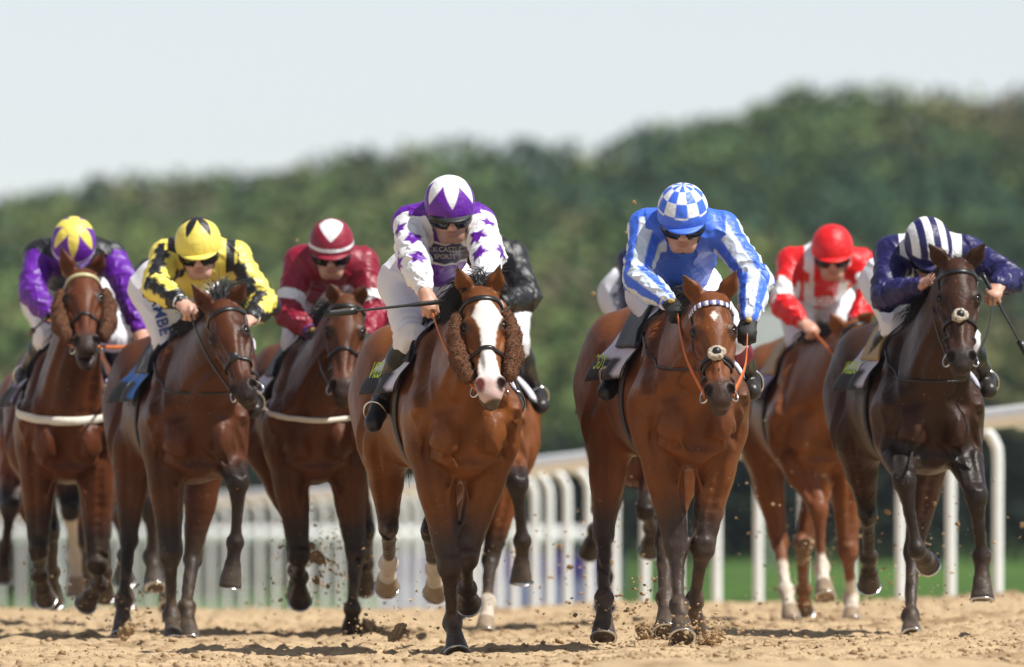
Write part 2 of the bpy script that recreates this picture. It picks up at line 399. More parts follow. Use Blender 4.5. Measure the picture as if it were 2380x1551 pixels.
        F.cone(ht + hd * .01, Ho + hd * .02, .043, .062, .006, cut=(Ho, hd))
    # grooves between the muscles and veins under the skin
    def trace(pts, d, n=16):
        pts = bez(np.array(pts), max(3, n // len(pts))); d = nrm(d); q_ = F.cast(pts + d * .45, -d, 0, 70, .8)
        for _ in range(4): q_[1:-1] = q_[1:-1] * .5 + (q_[:-2] + q_[2:]) * .25
        return q_
    def groove(pts, d, r_=.022, dep=.009, k_=.03):
        dep *= 1.15; k_ *= .9; q_ = trace(pts, d)
        if np.linalg.norm(np.diff(q_, axis=0), axis=1).max() > .12: return
        gq = F.grad(q_); q_ = q_ + gq * (r_ - dep)
        for i_ in range(len(q_) - 1): F.cone(q_[i_], q_[i_ + 1], r_, r_, k_, sub=True)
    def vein(pts, d, r_=.006):
        r_ += .0032; q_ = trace(pts, d)
        if np.linalg.norm(np.diff(q_, axis=0), axis=1).max() > .12: return
        q_ = q_ - F.grad(q_) * .0055
        for i_ in range(len(q_) - 1): F.cone(q_[i_], q_[i_ + 1], r_, r_, .012)
    for sd in (-1, 1):
        df = -np.append(back, 0) + np.append(lat, 0) * sd * .8; ds = np.append(lat, 0) * sd - np.append(back, 0) * .35; d0 = -np.append(back, 0) + np.append(lat, 0) * sd * .25
        groove([B(.24, sd * .11, 1.44), B(.06, sd * .20, 1.27), B(-.06, sd * .17, 1.12)], df, .03, .014)
        groove([B(-.1, sd * .035, 1.13), B(-.08, sd * .12, 1.11), B(.0, sd * .22, 1.05)], df, .022, .010)
        groove([B(-.1, sd * .03, .89), B(-.08, sd * .11, .885), B(.02, sd * .21, .95)], d0, .022, .012)
        groove([B(.20, sd * .2, 1.26), B(.30, sd * .2, 1.12), B(.30, sd * .2, .98)], ds, .026, .012)
        groove([B(-.08, sd * .17, 1.06), B(-.04, sd * .19, .98), B(.02, sd * .20, .90)], df, .018, .008)
        groove([B(1.18, sd * .2, 1.32), B(1.15, sd * .2, 1.1), B(1.2, sd * .2, .92)], ds, .035, .014)
        groove([Hd(sd * .05, .22, -.2), (Hd(sd * .05, .15, -.2) + B(0, sd * .07, 1.15)) / 2, B(-.06, sd * .055, 1.16)], df, .022, .010)
        vein([B(-.09, sd * .10, 1.05), B(-.09, sd * .075, .98), B(-.07, sd * .10, .93), B(-.02, sd * .12, .88)], d0)
        vein([B(.0, sd * .2, 1.2), B(.05, sd * .2, 1.1), B(.0, sd * .2, 1.0), B(.04, sd * .2, .9)], df)
    for nm, lg in legs.items():
        E, K, Fe, Ho = lg; sd = -1 if nm[1] == 'L' else 1; fd = V(0, -1, .15)
        groove([E + (K - E) * .1, E + (K - E) * .45, E + (K - E) * .85], fd + V(sd * .25, 0, 0), .016, .007, .02)
        vein([E + (K - E) * .15 - V(sd * .04, 0, 0), E + (K - E) * .5 - V(sd * .01, 0, 0), K + (E - K) * .1 - V(sd * .03, 0, 0), K + (Fe - K) * .5], fd - V(sd * .5, 0, 0), .005)
        for q_ in (-1, 1): groove([K + (Fe - K) * .15 + V(q_ * .02, 0, 0), K + (Fe - K) * .85 + V(q_ * .018, 0, 0)], V(q_, -.25, 0), .010, .005, .01)
    # head
    F.ell(Hd(0, .09, -.06), k * V(.082, .12, .085), .03, RH)
    F.ell(Hd(0, .185, -.045), k * V(.086, .13, .066), .03, RH)
    F.cone(Hd(0, .16, -.045), Hd(0, .53, -.04), k * .066, k * .040, .03, flat=n, q=1.15)
    F.cone(Hd(0, .2, -.10), Hd(0, .52, -.085), k * .078, k * .048, .03)
    F.ell(Hd(0, .555, -.065), k * V(.060, .062, .060), .025, RH)
    F.ell(Hd(0, .60, -.062), k * V(.050, .035, .042), .02, RH)
    op = H.get('open', 0)
    F.ell(Hd(0, .585 + op * .5, -.125 - op * .4), k * V(.042, .045, .032), .012, RH)
    for sd in (-1, 1):
        F.ell(Hd(sd * .052, .20, -.155), k * V(.042, .14, .10), .03, RH)
        F.cone(Hd(sd * .045, .28, -.175), Hd(sd * .026, .56 + op * .5, -.125 - op * .4), k * .042, k * .026, .02)
        F.ell(Hd(sd * .083, .205, -.042), k * V(.030, .046, .036), .018, RH)            # orbit
        F.cone(Hd(sd * .082, .27, -.075), Hd(sd * .062, .38, -.075), k * .016, k * .010, .02)   # facial crest
        F.ell(Hd(sd * .070, .14, .008), k * V(.018, .030, .016), .02, RH, sub=True)      # hollow over the eye
        F.ell(Hd(sd * .093, .212, -.030), k * V(.017, .021, .018), .008, RH, sub=True)   # eye socket
        F.ell(Hd(sd * .046, .548, -.035), k * V(.030, .042, .032), .018, RH)             # nostril
        F.ell(Hd(sd * .052, .560, -.008), k * V(.015, .026, .030), .008, RH, sub=True)
        F.ell(Hd(sd * .060, .565, -.030), k * V(.014, .022, .022), .008, RH, sub=True)
        # ear
        et = W(*H['ears'][0 if sd < 0 else 1], P[1] + .0); eb = Hd(sd * .058, -.005, -.055)
        ea = nrm(et - eb); em = eb + (et - eb) * .42; out = nrm(V(sd * .35, -1, 0)); out = nrm(out - np.dot(out, ea) * ea)
        F.cone(eb, em, .034, .040, .02, flat=out, q=1.35); F.cone(em, et, .040, .006, .012, flat=out, q=1.5)
        F.cone(eb + (et - eb) * .28 + out * .033, eb + (et - eb) * .85 + out * .018, .026, .007, .012, sub=True)
    F.cone(Hd(-.05, .59, -.098), Hd(.05, .59, -.098), .007 + op * .3, .007 + op * .3, .006, flat=a, q=1, sub=True)
    for sd in (-1, 1):
        vein([Hd(sd * .075, .30, -.07), Hd(sd * .06, .38, -.05), Hd(sd * .05, .46, -.045), Hd(sd * .035, .50, -.03)], n + l * sd * .6, .0055)
        groove([Hd(sd * .055, .24, -.02), Hd(sd * .042, .36, -.015), Hd(sd * .034, .47, -.01)], n + l * sd * .7, .014, .005, .015)
        groove([Hd(sd * .075, .30, -.12), Hd(sd * .062, .42, -.10), Hd(sd * .05, .50, -.09)], l * sd + n * .1, .018, .007, .02)
    v, f = F.mesh(2)
    vn = F.grad(v); lowz = sstep(g + 1.05, g + .5, v[:, 2])
    v = v + vn * (.0016 * noise3(v, 24, 71) + .0032 * ((1 - np.abs(noise3(v * [1, 1, .4], 24, 72))) ** 6 - .2) * (.35 + .65 * lowz) + .0018 * noise3(v, 55, 73) * lowz)[:, None]
    # colour of the coat
    c = np.tile(np.array(H['coat']), (len(v), 1)); dark = np.array(H.get('points', (.024, .017, .0145)))
    nz = noise3(v, 14, 3)[:, None]
    hl = (v - P) @ RH.T / k
    onhead = (hl[:, 1] > -.02) & (hl[:, 2] > -.26) & (v[:, 1] < P[1] + .12) & (np.abs(hl[:, 0]) < .14)
    def mix(m, colr):
        nonlocal c
        m = np.clip(m, 0, 1)[:, None]; c = c * (1 - m) + np.array(colr) * m
    seg = {}
    def segd(p, q_):
        d = q_ - p; t = (v - p) @ d / (d @ d); tc = np.clip(t, 0, 1)
        return np.linalg.norm(v - p - tc[:, None] * d, axis=1), t
    low = v[:, 2] < g + .95
    for nm, lg in legs.items():
        E, K, Fe, Ho = lg
        d1, t1 = segd(E, K); d2, t2 = segd(K, Fe); d3, t3 = segd(Fe, Ho)
        near = low & (np.minimum(np.minimum(d1, d2), d3) < .13)
        top = H.get('ptop', .75) if nm[0] == 'F' else .85
        mk = np.where(d2 < d1, np.where(d2 <= d3 + .05, 1., 1.), sstep(top - .3, top + .1, t1 + .06 * nz[:, 0]))
        mk = np.where(np.minimum(d2, d3) < d1 - .004, 1., mk)
        mix(near * mk * H.get('pmix', {}).get(nm, 1.), dark)
        sock = H.get('socks', {}).get(nm)
        if sock is not None:
            mix(near * (((d2 < d1) & (d2 < d3 + .01)) * sstep(sock - .08, sock + .04, t2 + .05 * nz[:, 0]) + (d3 <= d2)), (.62, .55, .46))
        hm = near * (d3 < d2) * sstep(.50, .56, t3)
        mix(hm, (.30, .23, .16) if sock is not None else H.get('hoof', (.05, .043, .037)))
        dust = near * sstep(.62, -.05, v[:, 2] - g + .16 * nz[:, 0]) * .55
        mix(dust * (.55 + .45 * noise3(v, 40, 8)), (.17, .115, .07))
    c = c * (1 - .38 * sstep(.1, .9, noise3(v * [1, 1, .55], 7, 15)) * sstep(.5, .9, v[:, 2] - g))[:, None]      # sweat darkened patches
    aa, ll, nn = hl[:, 1], np.abs(hl[:, 0]), hl[:, 2]
    mz = onhead * sstep(.47, .56, aa + .02 * nz[:, 0])
    mix(mz * H.get('muzmix', .85), H.get('muzcol', (.030, .024, .022)))
    mix(onhead * sstep(.055, .028, np.linalg.norm(hl - np.array([0, .212, -.03]) - np.sign(hl[:, :1]) * np.array([[.09, 0, 0]]), axis=1)) * .8, (.02, .013, .01))
    mix(onhead * (aa > .52) * sstep(.034, .018, np.linalg.norm((hl - np.array([0, .562, -.015]) - np.sign(hl[:, :1]) * np.array([[.054, 0, 0]])) * [1.2, .8, .8], axis=1)), H.get('nostril', (.012, .008, .008)))
    if H.get('blaze'):
        wv = np.interp(aa, [.08, .12, .17, .25, .36, .44, .50, .56, .64], [0, .045, .075, .038, .028, .042, .055, .075, .08]) + .006 * nz[:, 0] + .004 * noise3(v, 60, 9)
        off = hl[:, 0] - np.interp(aa, [.1, .2, .4, .6], [.012, .016, .002, -.004])
        bl = onhead * (nn > -.085) * sstep(.006, -.006, np.abs(off) - wv) * sstep(.08, .10, aa)
        mix(bl, (.74, .70, .67)); pk = bl * sstep(.50, .57, aa); mix(pk * .75, (.50, .30, .27))
        for sd in (-1, 1):
            mix(onhead * sstep(.040, .022, np.linalg.norm((hl - np.array([sd * .052, .562, -.015])) * [1.15, .8, .8], axis=1)), (.30, .10, .10) if sd < 0 else (.03, .015, .015))
        mix(onhead * (aa > .575) * sstep(.046, .032, np.hypot(hl[:, 0] - .008, (nn + .085) * .9)), (.10, .08, .06))
    if H.get('star'):
        sx, sy, sr = H['star']; mix(onhead * (nn > -.06) * sstep(sr + .003, sr - .003, np.abs(hl[:, 0] - sx) * 1.25 + np.abs(aa - sy) * .75 + .004 * nz[:, 0]), (.70, .64, .58))
    # mane line, ear rims
    mix(onhead * 0, dark)
    for sd in (0, 1):
        et = W(*H['ears'][sd], P[1]); mix(sstep(.055, .0, np.linalg.norm(v - et, axis=1)) * .7, dark)
    root = empty('racehorse', B(.8, 0, 0)); tag(root, H['label'], 'horse', 'racehorses galloping in the field')
    body = obj('body', v, f, M['coat'], root, c)
    for sd in (-1, 1):
        mb = MB(); mb.ball(Hd(sd * .085, .212, -.034), .0215 * k, 12, 8); mb.build('eye', M['eye'], root)
    D = dict(H=H, F=F, B=B, Hd=Hd, RH=RH, l=l, a=a, n=n, P=P, R=R, root=root, k=k, g=g, Y0=Y0, legs=legs, lat=np.append(lat, 0), back=np.append(back, 0))
    for nm, lg in legs.items():                         # shoes
        E, K, Fe, Ho = lg; hd = nrm(Ho - Fe); mb = MB()
        u = nrm(np.cross(hd, V(1, 0, 0))); u = u if u[1] < 0 else -u
        w_ = np.cross(hd, u); th = np.linspace(-2.3, 2.3, 15)
        pts = [Ho + hd * .002 + (math.cos(t) * u + math.sin(t) * w_) * .055 for t in th]
        mb.ribbon(pts, [nrm(p - Ho) for p in pts], hd, .016, .007); mb.build('horseshoe', M['steel'], root)
    hair(D)
    tack(D)
    return D

def hair(D):
    H, Hd, B, F = D['H'], D['Hd'], D['B'], D['F']; r = np.random.default_rng(len(H['label'])); mb = MB()
    def lock(p, d0, L, w, sag=.5, n=6, jit=.07):
        pts = [p]; d = nrm(d0)
        for i in range(n):
            d = nrm(d + V(0, 0, -sag / n) + r.normal(size=3) * jit); pts.append(pts[-1] + d * L / n)
        mb.tube(np.array(pts), w * np.linspace(1, .25, n + 1), 3, cap=False)
    fk = H.get('forelock', 'small')
    if fk == 'wild':
        for i in range(2000):
            t = r.uniform(0, 1); p = Hd(r.uniform(-.045, .045), .0 - .05 * r.uniform(), -.07 + .05 * r.uniform())
            dx = H.get('blow', -1)
            lock(p, V(dx * r.uniform(-.5, 1.7), r.uniform(.2, .9), r.uniform(.25, .9)), r.uniform(.08, .20), .0036, 1.7, 7, .07)
    elif fk == 'braid':
        for i in range(5): mb.ball(Hd(0, .012 + .018 * i, -.028 + .022 * math.sin(i * .8)), V(.020, .014, .016), 10, 6)
    else:
        for i in range(90): lock(Hd(r.uniform(-.04, .04), .0 + .03 * r.uniform(), -.045), V(r.normal() * .35, .1, r.uniform(.2, .7)), r.uniform(.05, .10), .0035, 1.0)
    mb.build('forelock', M['hair'], D['root'])
    mb = MB()
    crest0, crest1 = Hd(0, -.02, -.13), B(.36, 0, 1.52)
    for i in range(700):
        t = r.uniform(0, 1); p = crest0 + (crest1 - crest0) * t + V(r.normal() * .01, 0, .035 * math.sin(3.1 * t) + .02)
        sd = H.get('maneside', -1)
        lock(p, V(sd * r.uniform(.1, .9), r.uniform(-.1, .6), r.uniform(-.1, .6)), r.uniform(.08, .15), .004, 2.2)
    mb.build('mane', M['hair'], D['root'])
    mb = MB(); t0 = B(1.72, 0, 1.34)
    for i in range(260):
        lock(t0 + r.normal(size=3) * .02, V(H.get('tail', .0) + .07 * r.normal(), 1, -.35 + .12 * r.normal()), r.uniform(.45, .75), .007, 1.0, 8, .05)
    mb.build('tail', M['hair'], D['root'])
    # ear tufts are part of the coat

def head_ring(D, y0, phis, off=.002, tilt=0, y1=None):
    a, l, n, F = D['a'], D['l'], D['n'], D['F']; c = D['Hd'](0, y0, -.09); out = []
    p = np.asarray(phis, float)[:, None]; d = np.sin(p) * l + np.cos(p) * n
    out = F.cast(c + d * .30 + a * (tilt * (1 - np.cos(p))), -d, off, 60, .3); return out, F.grad(out)

def tack(D):
    H, Hd, B, F, a, l, n, root, k = (D[x] for x in ('H', 'Hd', 'B', 'F', 'a', 'l', 'n', 'root', 'k'))
    r = math.radians
    br = MB()
    ph = np.radians(np.linspace(-100, 100, 25))
    p, nn_ = head_ring(D, .085, ph, .003, -.03)
    bb = MB(); bcol = H.get('browband', (.013, .012, .012))
    if H.get('browcheck'):
        for i in range(24):
            bb.ribbon(p[i:i + 2], a, nn_[i:i + 2], .026, .006, c=H['browcheck'][i % 2])
        bm = mat('browband_cloth', rough=.6, attr=True)
    else:
        bb.ribbon(p, a, nn_, .024, .006, c=bcol); bm = mat('browband_leather', bcol, rough=.35) if H.get('browband') else M['leather']
    bb.build('browband', bm, root, col=bool(H.get('browcheck')))
    # headpiece, cheek pieces, noseband
    ny = H.get('nosey', .40); ph2 = np.radians(np.linspace(-150, 150, 33)); pn, nn2 = head_ring(D, ny, ph2, .003, .02)
    nb = MB(); nb.ribbon(pn, a, nn2, .020, .006); 
    if H.get('grackle'):
        for s_ in (-1, 1):
            q, gq = head_ring(D, ny + .05, np.radians(np.linspace(s_ * 5, s_ * 140, 14)), .003)
            i0 = Hd(0, ny, 0); q[0] = F.cast(i0 + n * .1, -n, .004)[0]; nb.ribbon(bez(q[[0, 5, 9, 13]]), a, F.grad(bez(q[[0, 5, 9, 13]])), .016, .005)
    nb.build('noseband', M['leather'], root)
    for s_ in (-1, 1):
        qs = [];
        for y, ang in ((.06, 95), (.12, 98), (.2, 112), (.28, 108), (.36, 100), (.44, 96), (.50, 92)):
            q, g_ = head_ring(D, y, [r(ang) * s_], .003); qs.append(q[0])
        qs = bez(np.array(qs), 4); br.ribbon(qs, np.cross(a, F.grad(qs)), F.grad(qs), .014, .005)
    q, g_ = head_ring(D, .02, np.radians(np.linspace(-115, -60, 8)), .003)
    br.build('bridle', M['leather'], root)
    bit = {}
    for s_ in (-1, 1):
        q, g_ = head_ring(D, .525, [r(100) * s_], .010); bit[s_] = q[0]
        mb = MB(); mb.ring(q[0], nrm(l * s_ * .8 + n * .6), .034, .0042, 22, 6); mb.build('bit_ring', M['steel'], root)
    D['bit'] = bit
    if H.get('pad'):                                    # fleece pad where the straps cross
        mb = MB(); c0 = F.cast(Hd(0, ny, .15), -n, .012)[0]
        G = Field(c0 - .09, c0 + .09, .004)
        for i in range(15):
            t = 2 * math.pi * i / 15; G.ell(c0 + (math.cos(t) * l * 1.15 + math.sin(t) * a * .8) * .025, V(1, 1, 1) * (.0125 + .004 * math.sin(i * 5.3)), .014)
        vv, ff = G.mesh(1); nv = G.grad(vv); vv = vv + nv * (.004 * noise3(vv, 90, 4) + .003 * noise3(vv, 190, 5))[:, None]
        pf = obj('nose_pad', vv, ff, M['whitefleece'], root)
        mb = MB(); mb.ball(c0 + n * .008, V(.022, .022, .022), 12, 8); mb.build('pad_disc', M['leather'], pf)
    if H.get('rosette'):
        mb = MB(); c0 = F.cast(Hd(0, ny, .15), -n, .006)[0]; mb.ball(c0, V(.026, .012, .026), 12, 8); mb.build('noseband_disc', M['leather'], root)
    if H.get('fleece'):                                 # sheepskin cheek pieces
        for s_ in (-1, 1):
            lo = Hd(s_ * .13, .0, -.30); P1, P2 = Hd(s_ * .118, .13, -.085), Hd(s_ * .100, .45, -.085)
            m_ = (P1 + P2) / 2; G = Field(np.minimum(P1, P2) - .13, np.maximum(P1, P2) + .13, .006)
            out = nrm(s_ * l + n * .05)
            pts = [P1, Hd(s_ * .130, .22, -.095), Hd(s_ * .128, .34, -.095), P2]
            G.poly(pts, [.040, .047, .047, .040], .03, flat=out, q=1.25)
            vv, ff = G.mesh(1); nv = G.grad(vv)
            vv = vv + nv * (.0025 * noise3(vv, 70, 4) + .005 * noise3(vv, 210, 5))[:, None]
            o = obj('sheepskin_cheekpiece', vv, ff, M['fleece'], root)
            tf = MB(); rr = np.random.default_rng(5)
            for i in rr.choice(len(vv), min(len(vv), 2600), replace=False):
                d = nrm(nv[i] + rr.normal(size=3) * .7); w_ = nrm(np.cross(d, rr.normal(size=3))) * .0022
                tf.add([vv[i] - w_ - nv[i] * .003, vv[i] + w_ - nv[i] * .003, vv[i] + d * .010], [(0, 1, 2)])
            tf.build('fleece_tufts', M['fleece'], o)
    def barrel(u, ang, off, side):                      # point on the trunk seen from above round to the side
        c0 = B(u, 0, 1.22); d = nrm(math.sin(ang) * side * D['lat'] + math.cos(ang) * V(0, 0, 1))
        return F.cast(c0 + d * .75, -d, off, 80, .7)[0]
    def barrels(u, ang, off, side):
        u, ang, off, side = (np.asarray(q, float)[:, None] for q in (u, ang, off, side))
        c0 = np.array([B(q, 0, 1.22) for q in u[:, 0]]); d = np.sin(ang) * side * D['lat'] + np.cos(ang) * V(0, 0, 1)
        return F.cast(c0 + d * .75, -d, off[:, 0], 80, .7)
    # number cloth, saddle, girth
    cc = H.get('cloth', {})
    U = np.linspace(.34, 1.02, 18); A = np.radians(np.linspace(0, H.get('hem', 96), 22))
    for nm, off0, Ur, Ar, colf in (('number_cloth', .012, U, A, 'cloth'),):
        vs, cs = [], []; rows = []
        for s_ in (-1, 1):
            Ag = A if s_ > 0 else A[::-1]
            for ia, ang in enumerate(Ag):
                fl = sstep(.55, 1, ang / A[-1]); row = []
                for iu, u in enumerate(Ur):
                    o_ = off0 + fl * (.035 + .022 * math.sin(u * 22 + s_ * 2 + ang * 2) + .03 * (iu / len(Ur)))
                    row.append(len(vs)); vs.append((u, ang, o_, s_))
                    base = np.array(cc.get('main', (.70, .68, .78)))
                    if ang / A[-1] > .80 and u > .50: base = np.array(cc.get('low', (.012, .012, .02)))
                    if iu < 1 or ia == (0 if s_ < 0 else len(A) - 1): base = np.array(cc.get('edge', (.012, .012, .02)))
                    cs.append(base)
                rows.append(row)
        # join the two sides over the back
        nf = [(rows[i][j], rows[i][j + 1], rows[i + 1][j + 1], rows[i + 1][j]) for i in range(len(rows) - 1) for j in range(len(Ur) - 1)]
        vs = barrels(*zip(*vs)); o = obj('number_cloth', vs, nf, M['cloth'], root, np.array(cs)); so = o.modifiers.new('thick', 'SOLIDIFY'); so.thickness = .006
        D['clothgrid'] = (np.array(vs), rows)
        D['cloth_o'] = o
        for (txt, hgt, side, u0, af, colr, fl) in cc.get('marks', []):
            ang = A[-1] * af; org = barrel(u0, ang, .085, side); ex = nrm(barrel(u0 + .1, ang, .085, side) - org); 
            ey = nrm(barrel(u0, ang - .15, .085, side) - org)
            lettering(txt, org, ex if side < 0 else -ex, ey, hgt, colr, o, proj=None)
    sd = MB(); S = np.linspace(.40, .88, 12); A2 = np.radians(np.linspace(0, 62, 14)); vs = []; rows = []
    for s_ in (-1, 1):
        for ang in (A2 if s_ > 0 else A2[::-1]):
            row = []
            sh = .22 * sstep(.35, 1, ang / A2[-1])
            for u in S:
                row.append(len(vs)); vs.append((u - sh * .55 + .05, ang, .024 + .02 * math.exp(-(ang / .4) ** 2) * (1 + 1.2 * abs(u - .64)), s_))
            rows.append(row)
    fs = [(rows[i][j], rows[i][j + 1], rows[i + 1][j + 1], rows[i + 1][j]) for i in range(len(rows) - 1) for j in range(len(S) - 1)]
    vs = barrels(*zip(*vs)); o = obj('saddle', vs, fs, mat('saddle_leather', H.get('saddle', (.015, .014, .016)), rough=.55, spec=.3), root); so = o.modifiers.new('thick', 'SOLIDIFY'); so.thickness = .012
    gb = MB(); an = np.radians(np.linspace(70, 180, 20))
    for s_ in (-1, 1):
        gp = []
        for x in an:
            d = nrm(math.sin(x) * s_ * D['lat'] + math.cos(x) * V(0, 0, 1)); c0 = B(.50, 0, 1.18); gp.append(F.cast(c0 + d * .75, -d, .004, 80, .7)[0])
        gb.ribbon(gp, D['back'], F.grad(np.array(gp)), .075, .008)
    gb.build('girth', mat('girth_web', H.get('girth', (.02, .02, .025)), rough=.7), root)
    if H.get('breastgirth'):
        pts = []
        for t in np.linspace(-1, 1, 31):
            ang = t * r(78); c0 = B(.45, 0, 1.44 - .34 * math.cos(ang)); d = nrm(math.sin(ang) * D['lat'] - math.cos(ang) * D['back'])
            pts.append(F.cast(c0 + d * .8, -d, .006, 90, .8)[0])
        bgm = MB(); bgm.ribbon(pts, V(0, 0, 1), F.grad(np.array(pts)), H['breastgirth'], .008); bgm.build('breast_girth', M['strapwhite'], root)
    if H.get('neckstrap'):
        pts = []
        for t in np.linspace(-1, 1, 31):
            ang = t * r(140); c0 = B(.20, 0, 1.22 + .10 * (1 - math.cos(ang))); d = nrm(math.sin(ang) * D['lat'] - math.cos(ang) * D['back'])
            pts.append(F.cast(c0 + d * .7, -d, .004, 90, .7)[0])
        ns = MB(); ns.tube(pts, .006, 6); ns.build('neck_strap', M['leather'], root)

_fc = {}
def lettering(txt, org, ex, ey, size, colr, parent, proj=None, name='lettering', shear=0.):
    cu = bpy.data.curves.new('t', 'FONT'); cu.body = txt; cu.size = 1; cu.align_x = 'CENTER'; cu.resolution_u = 3
    try: cu.offset = .012
    except Exception: pass
    ob = bpy.data.objects.new('t', cu); sc.collection.objects.link(ob)
    dg = bpy.context.evaluated_depsgraph_get(); me = bpy.data.meshes.new_from_object(ob.evaluated_get(dg))
    bpy.data.objects.remove(ob); bpy.data.curves.remove(cu)
    n = len(me.vertices); co = np.zeros(n * 3); me.vertices.foreach_get('co', co); co = co.reshape(-1, 3) * size
    fs = [tuple(p.vertices) for p in me.polygons]; bpy.data.meshes.remove(me)
    if n == 0: return
    co[:, 0] += shear * co[:, 1]
    vs = org + co[:, :1] * ex + co[:, 1:2] * ey
    if proj is not None: vs = proj(vs)
    return obj(name, vs, fs, M['ink'], parent, np.tile(np.array(colr), (n, 1)), smooth=False)

HORSES = {}
HORSES['D'] = dict(s=516, chest=1083, rump=965, poll=(1117, 668), muz=(1142, 903), ears=((1062, 618), (1162, 615)), roll=.03, blaze=True, fleece=True,
    forelock='wild', coat=(.172, .057, .0155), points=(.050, .032, .025), socks=dict(HL=.75, HR=.75), nosey=.36,
    legs=dict(FL=(((1044, 1318), (1051, 1448), (1062, 1521)), (-1, 1, -1)), FR=(((1085, 1298), (1086, 1368), (1088, 1405)), (-1, 1, 1)),
              HL=(((903, 1223), (903, 1310), (899, 1366)), (1, 1, 1)), HR=(((1003, 1230), (1010, 1322), (1012, 1378)), (1, 1, 1))),
    cloth=dict(marks=[('GSN', .11, -1, .70, .86, (.45, .65, .02), 0)]), girth=(.06, .055, .05),
    label='bay horse with a broad white blaze and brown sheepskin cheekpieces, ridden in purple and white')
HORSES['F'] = dict(s=522, chest=1612, rump=1490, poll=(1652, 680), muz=(1674, 916), ears=((1587, 637), (1712, 628)), roll=-.02, star=(.004, .155, .022), pad=True, grackle=True,
    forelock='braid', coat=(.152, .048, .0145), points=(.042, .029, .025), browcheck=[(.75, .75, .8), (.08, .09, .3)], nosey=.37, dz=.01,
    legs=dict(FL=(((1572, 1274), (1578, 1408), (1586, 1482)), (-1, -1, -1)), FR=(((1634, 1274), (1614, 1398), (1612, 1466)), (-1, 1, 1)),
              HL=(((1403, 1240), (1403, 1392), (1403, 1480)), (1, -1, -1)), HR=(((1545, 1262), (1546, 1390), (1548, 1468)), (1, -1, -1))),
    cloth=dict(marks=[('YGC', .10, -1, .72, .90, (.45, .65, .02), 0)]), girth=(.05, .05, .06), neckstrap=True,
    label='bay horse with a small white star and fleece noseband pad, ridden in blue and white')
HORSES['B'] = dict(s=472, chest=458, rump=382, poll=(508, 700), muz=(566, 910), ears=((444, 660), (571, 656)), roll=-.10, yaw=-.25, forelock='wild', blow=.2, rosette=True,
    coat=(.080, .025, .0095), nosey=.38,
    legs=dict(FL=(((396, 1288), (397, 1432), (404, 1496)), (-1, 1, -1)), FR=(((554, 1126), (547, 1261), (535, 1366)), (-1, 1, -1)),
              HL=(((299, 1253), (287, 1396), (284, 1478)), (1, -1, -1)), HR=(((446, 1300), (434, 1412), (441, 1490)), (1, -1, -1))),
    cloth=dict(main=(.02, .16, .55), low=(.012, .012, .02)), neckstrap=True, muzcol=(.02, .016, .015), saddle=(.02, .02, .025),
    label='dark bay horse turning its head with a windblown black forelock, ridden in yellow and black')
HORSES['C'] = dict(s=458, chest=738, rump=700, poll=(805, 686), muz=(796, 906), ears=((768, 660), (848, 664)), coat=(.095, .031, .0120), nosey=.34,
    legs=dict(FL=(((695, 1292), (697, 1342), (697, 1398)), (-1, 1, 1)), FR=(((826, 1288), (818, 1415), (817, 1474)), (-1, -1, 1)),
              HL=(((684, 1225), (690, 1325), (692, 1385)), (1, 1, 1)), HR=(((850, 1232), (850, 1310), (848, 1368)), (1, 1, 1))),
    breastgirth=.028, cloth=dict(main=(.62, .60, .68)), 
    label='bay horse with a cream breast strap, ridden in plain maroon with white armbands')
HORSES['A'] = dict(s=452, chest=156, rump=150, poll=(191, 624), muz=(200, 796), ears=((141, 573), (242, 582)), open=.05, fleece=True, coat=(.104, .031, .0118), browband=(.5, .45, .25), nosey=.37,
    pdy=-.30,
    legs=dict(FL=(((89, 1278), (93, 1336), (107, 1394)), (-1, 1, 1)), FR=(((226, 1312), (230, 1358), (199, 1404)), (-1, 1, 1)),
              HL=(((118, 1232), (120, 1330), (124, 1400)), (1, 1, 1)), HR=(((238, 1235), (244, 1330), (243, 1385)), (1, 1, 1))),
    breastgirth=.045, cloth=dict(main=(.34, .30, .46)),
    label='bay horse with brown sheepskin cheekpieces and a white breast strap, ridden in purple and black')
HORSES['I'] = dict(s=486, chest=2165, rump=2060, poll=(2226, 604), muz=(2236, 840), ears=((2158, 566), (2291, 564)), roll=0, pad=True, coat=(.046, .0185, .0105), nosey=.34, ptop=.45,
    legs=dict(FL=(((2102, 1122), (2131, 1277), (2158, 1312)), (-1, 1, 1)), FR=(((2269, 1157), (2283, 1294), (2283, 1393)), (-1, 1, -1)),
              HL=(((2016, 1194), (2019, 1294), (2020, 1362)), (1, 1, 1)), HR=(((2122, 1286), (2116, 1432), (2120, 1482)), (1, -1, -1))),
    cloth=dict(main=(.55, .52, .62), marks=[('DEBUN', .09, -1, .66, .84, (.45, .65, .02), 0)]), neckstrap=True, saddle=(.40, .25, .08),
    label='near black bay horse with a fleece noseband pad, ridden in navy with a striped cap')
HORSES['H'] = dict(s=436, chest=1905, rump=1835, poll=(1972, 746), muz=(2075, 878), ears=((1930, 726), (2030, 724)), yaw=-.3, coat=(.185, .062, .019), points=(.16, .055, .022), res=.009,
    socks=dict(HL=.45, FL=.75, FR=.6), 
    legs=dict(FL=(((1902, 1187), (1909, 1318), (1918, 1388)), (-1, 1, -1)), FR=(((1971, 1284), (1978, 1392), (1979, 1450)), (-1, 1, -1)),
              HL=(((1811, 1262), (1827, 1372), (1840, 1446)), (1, -1, -1)), HR=(((1866, 1262), (1868, 1372), (1868, 1425)), (1, 1, 1))),
    cloth=dict(main=(.34, .28, .50)), saddle=(.42, .24, .07),
    label='chestnut horse with white socks, its head hidden behind the navy striped rider')
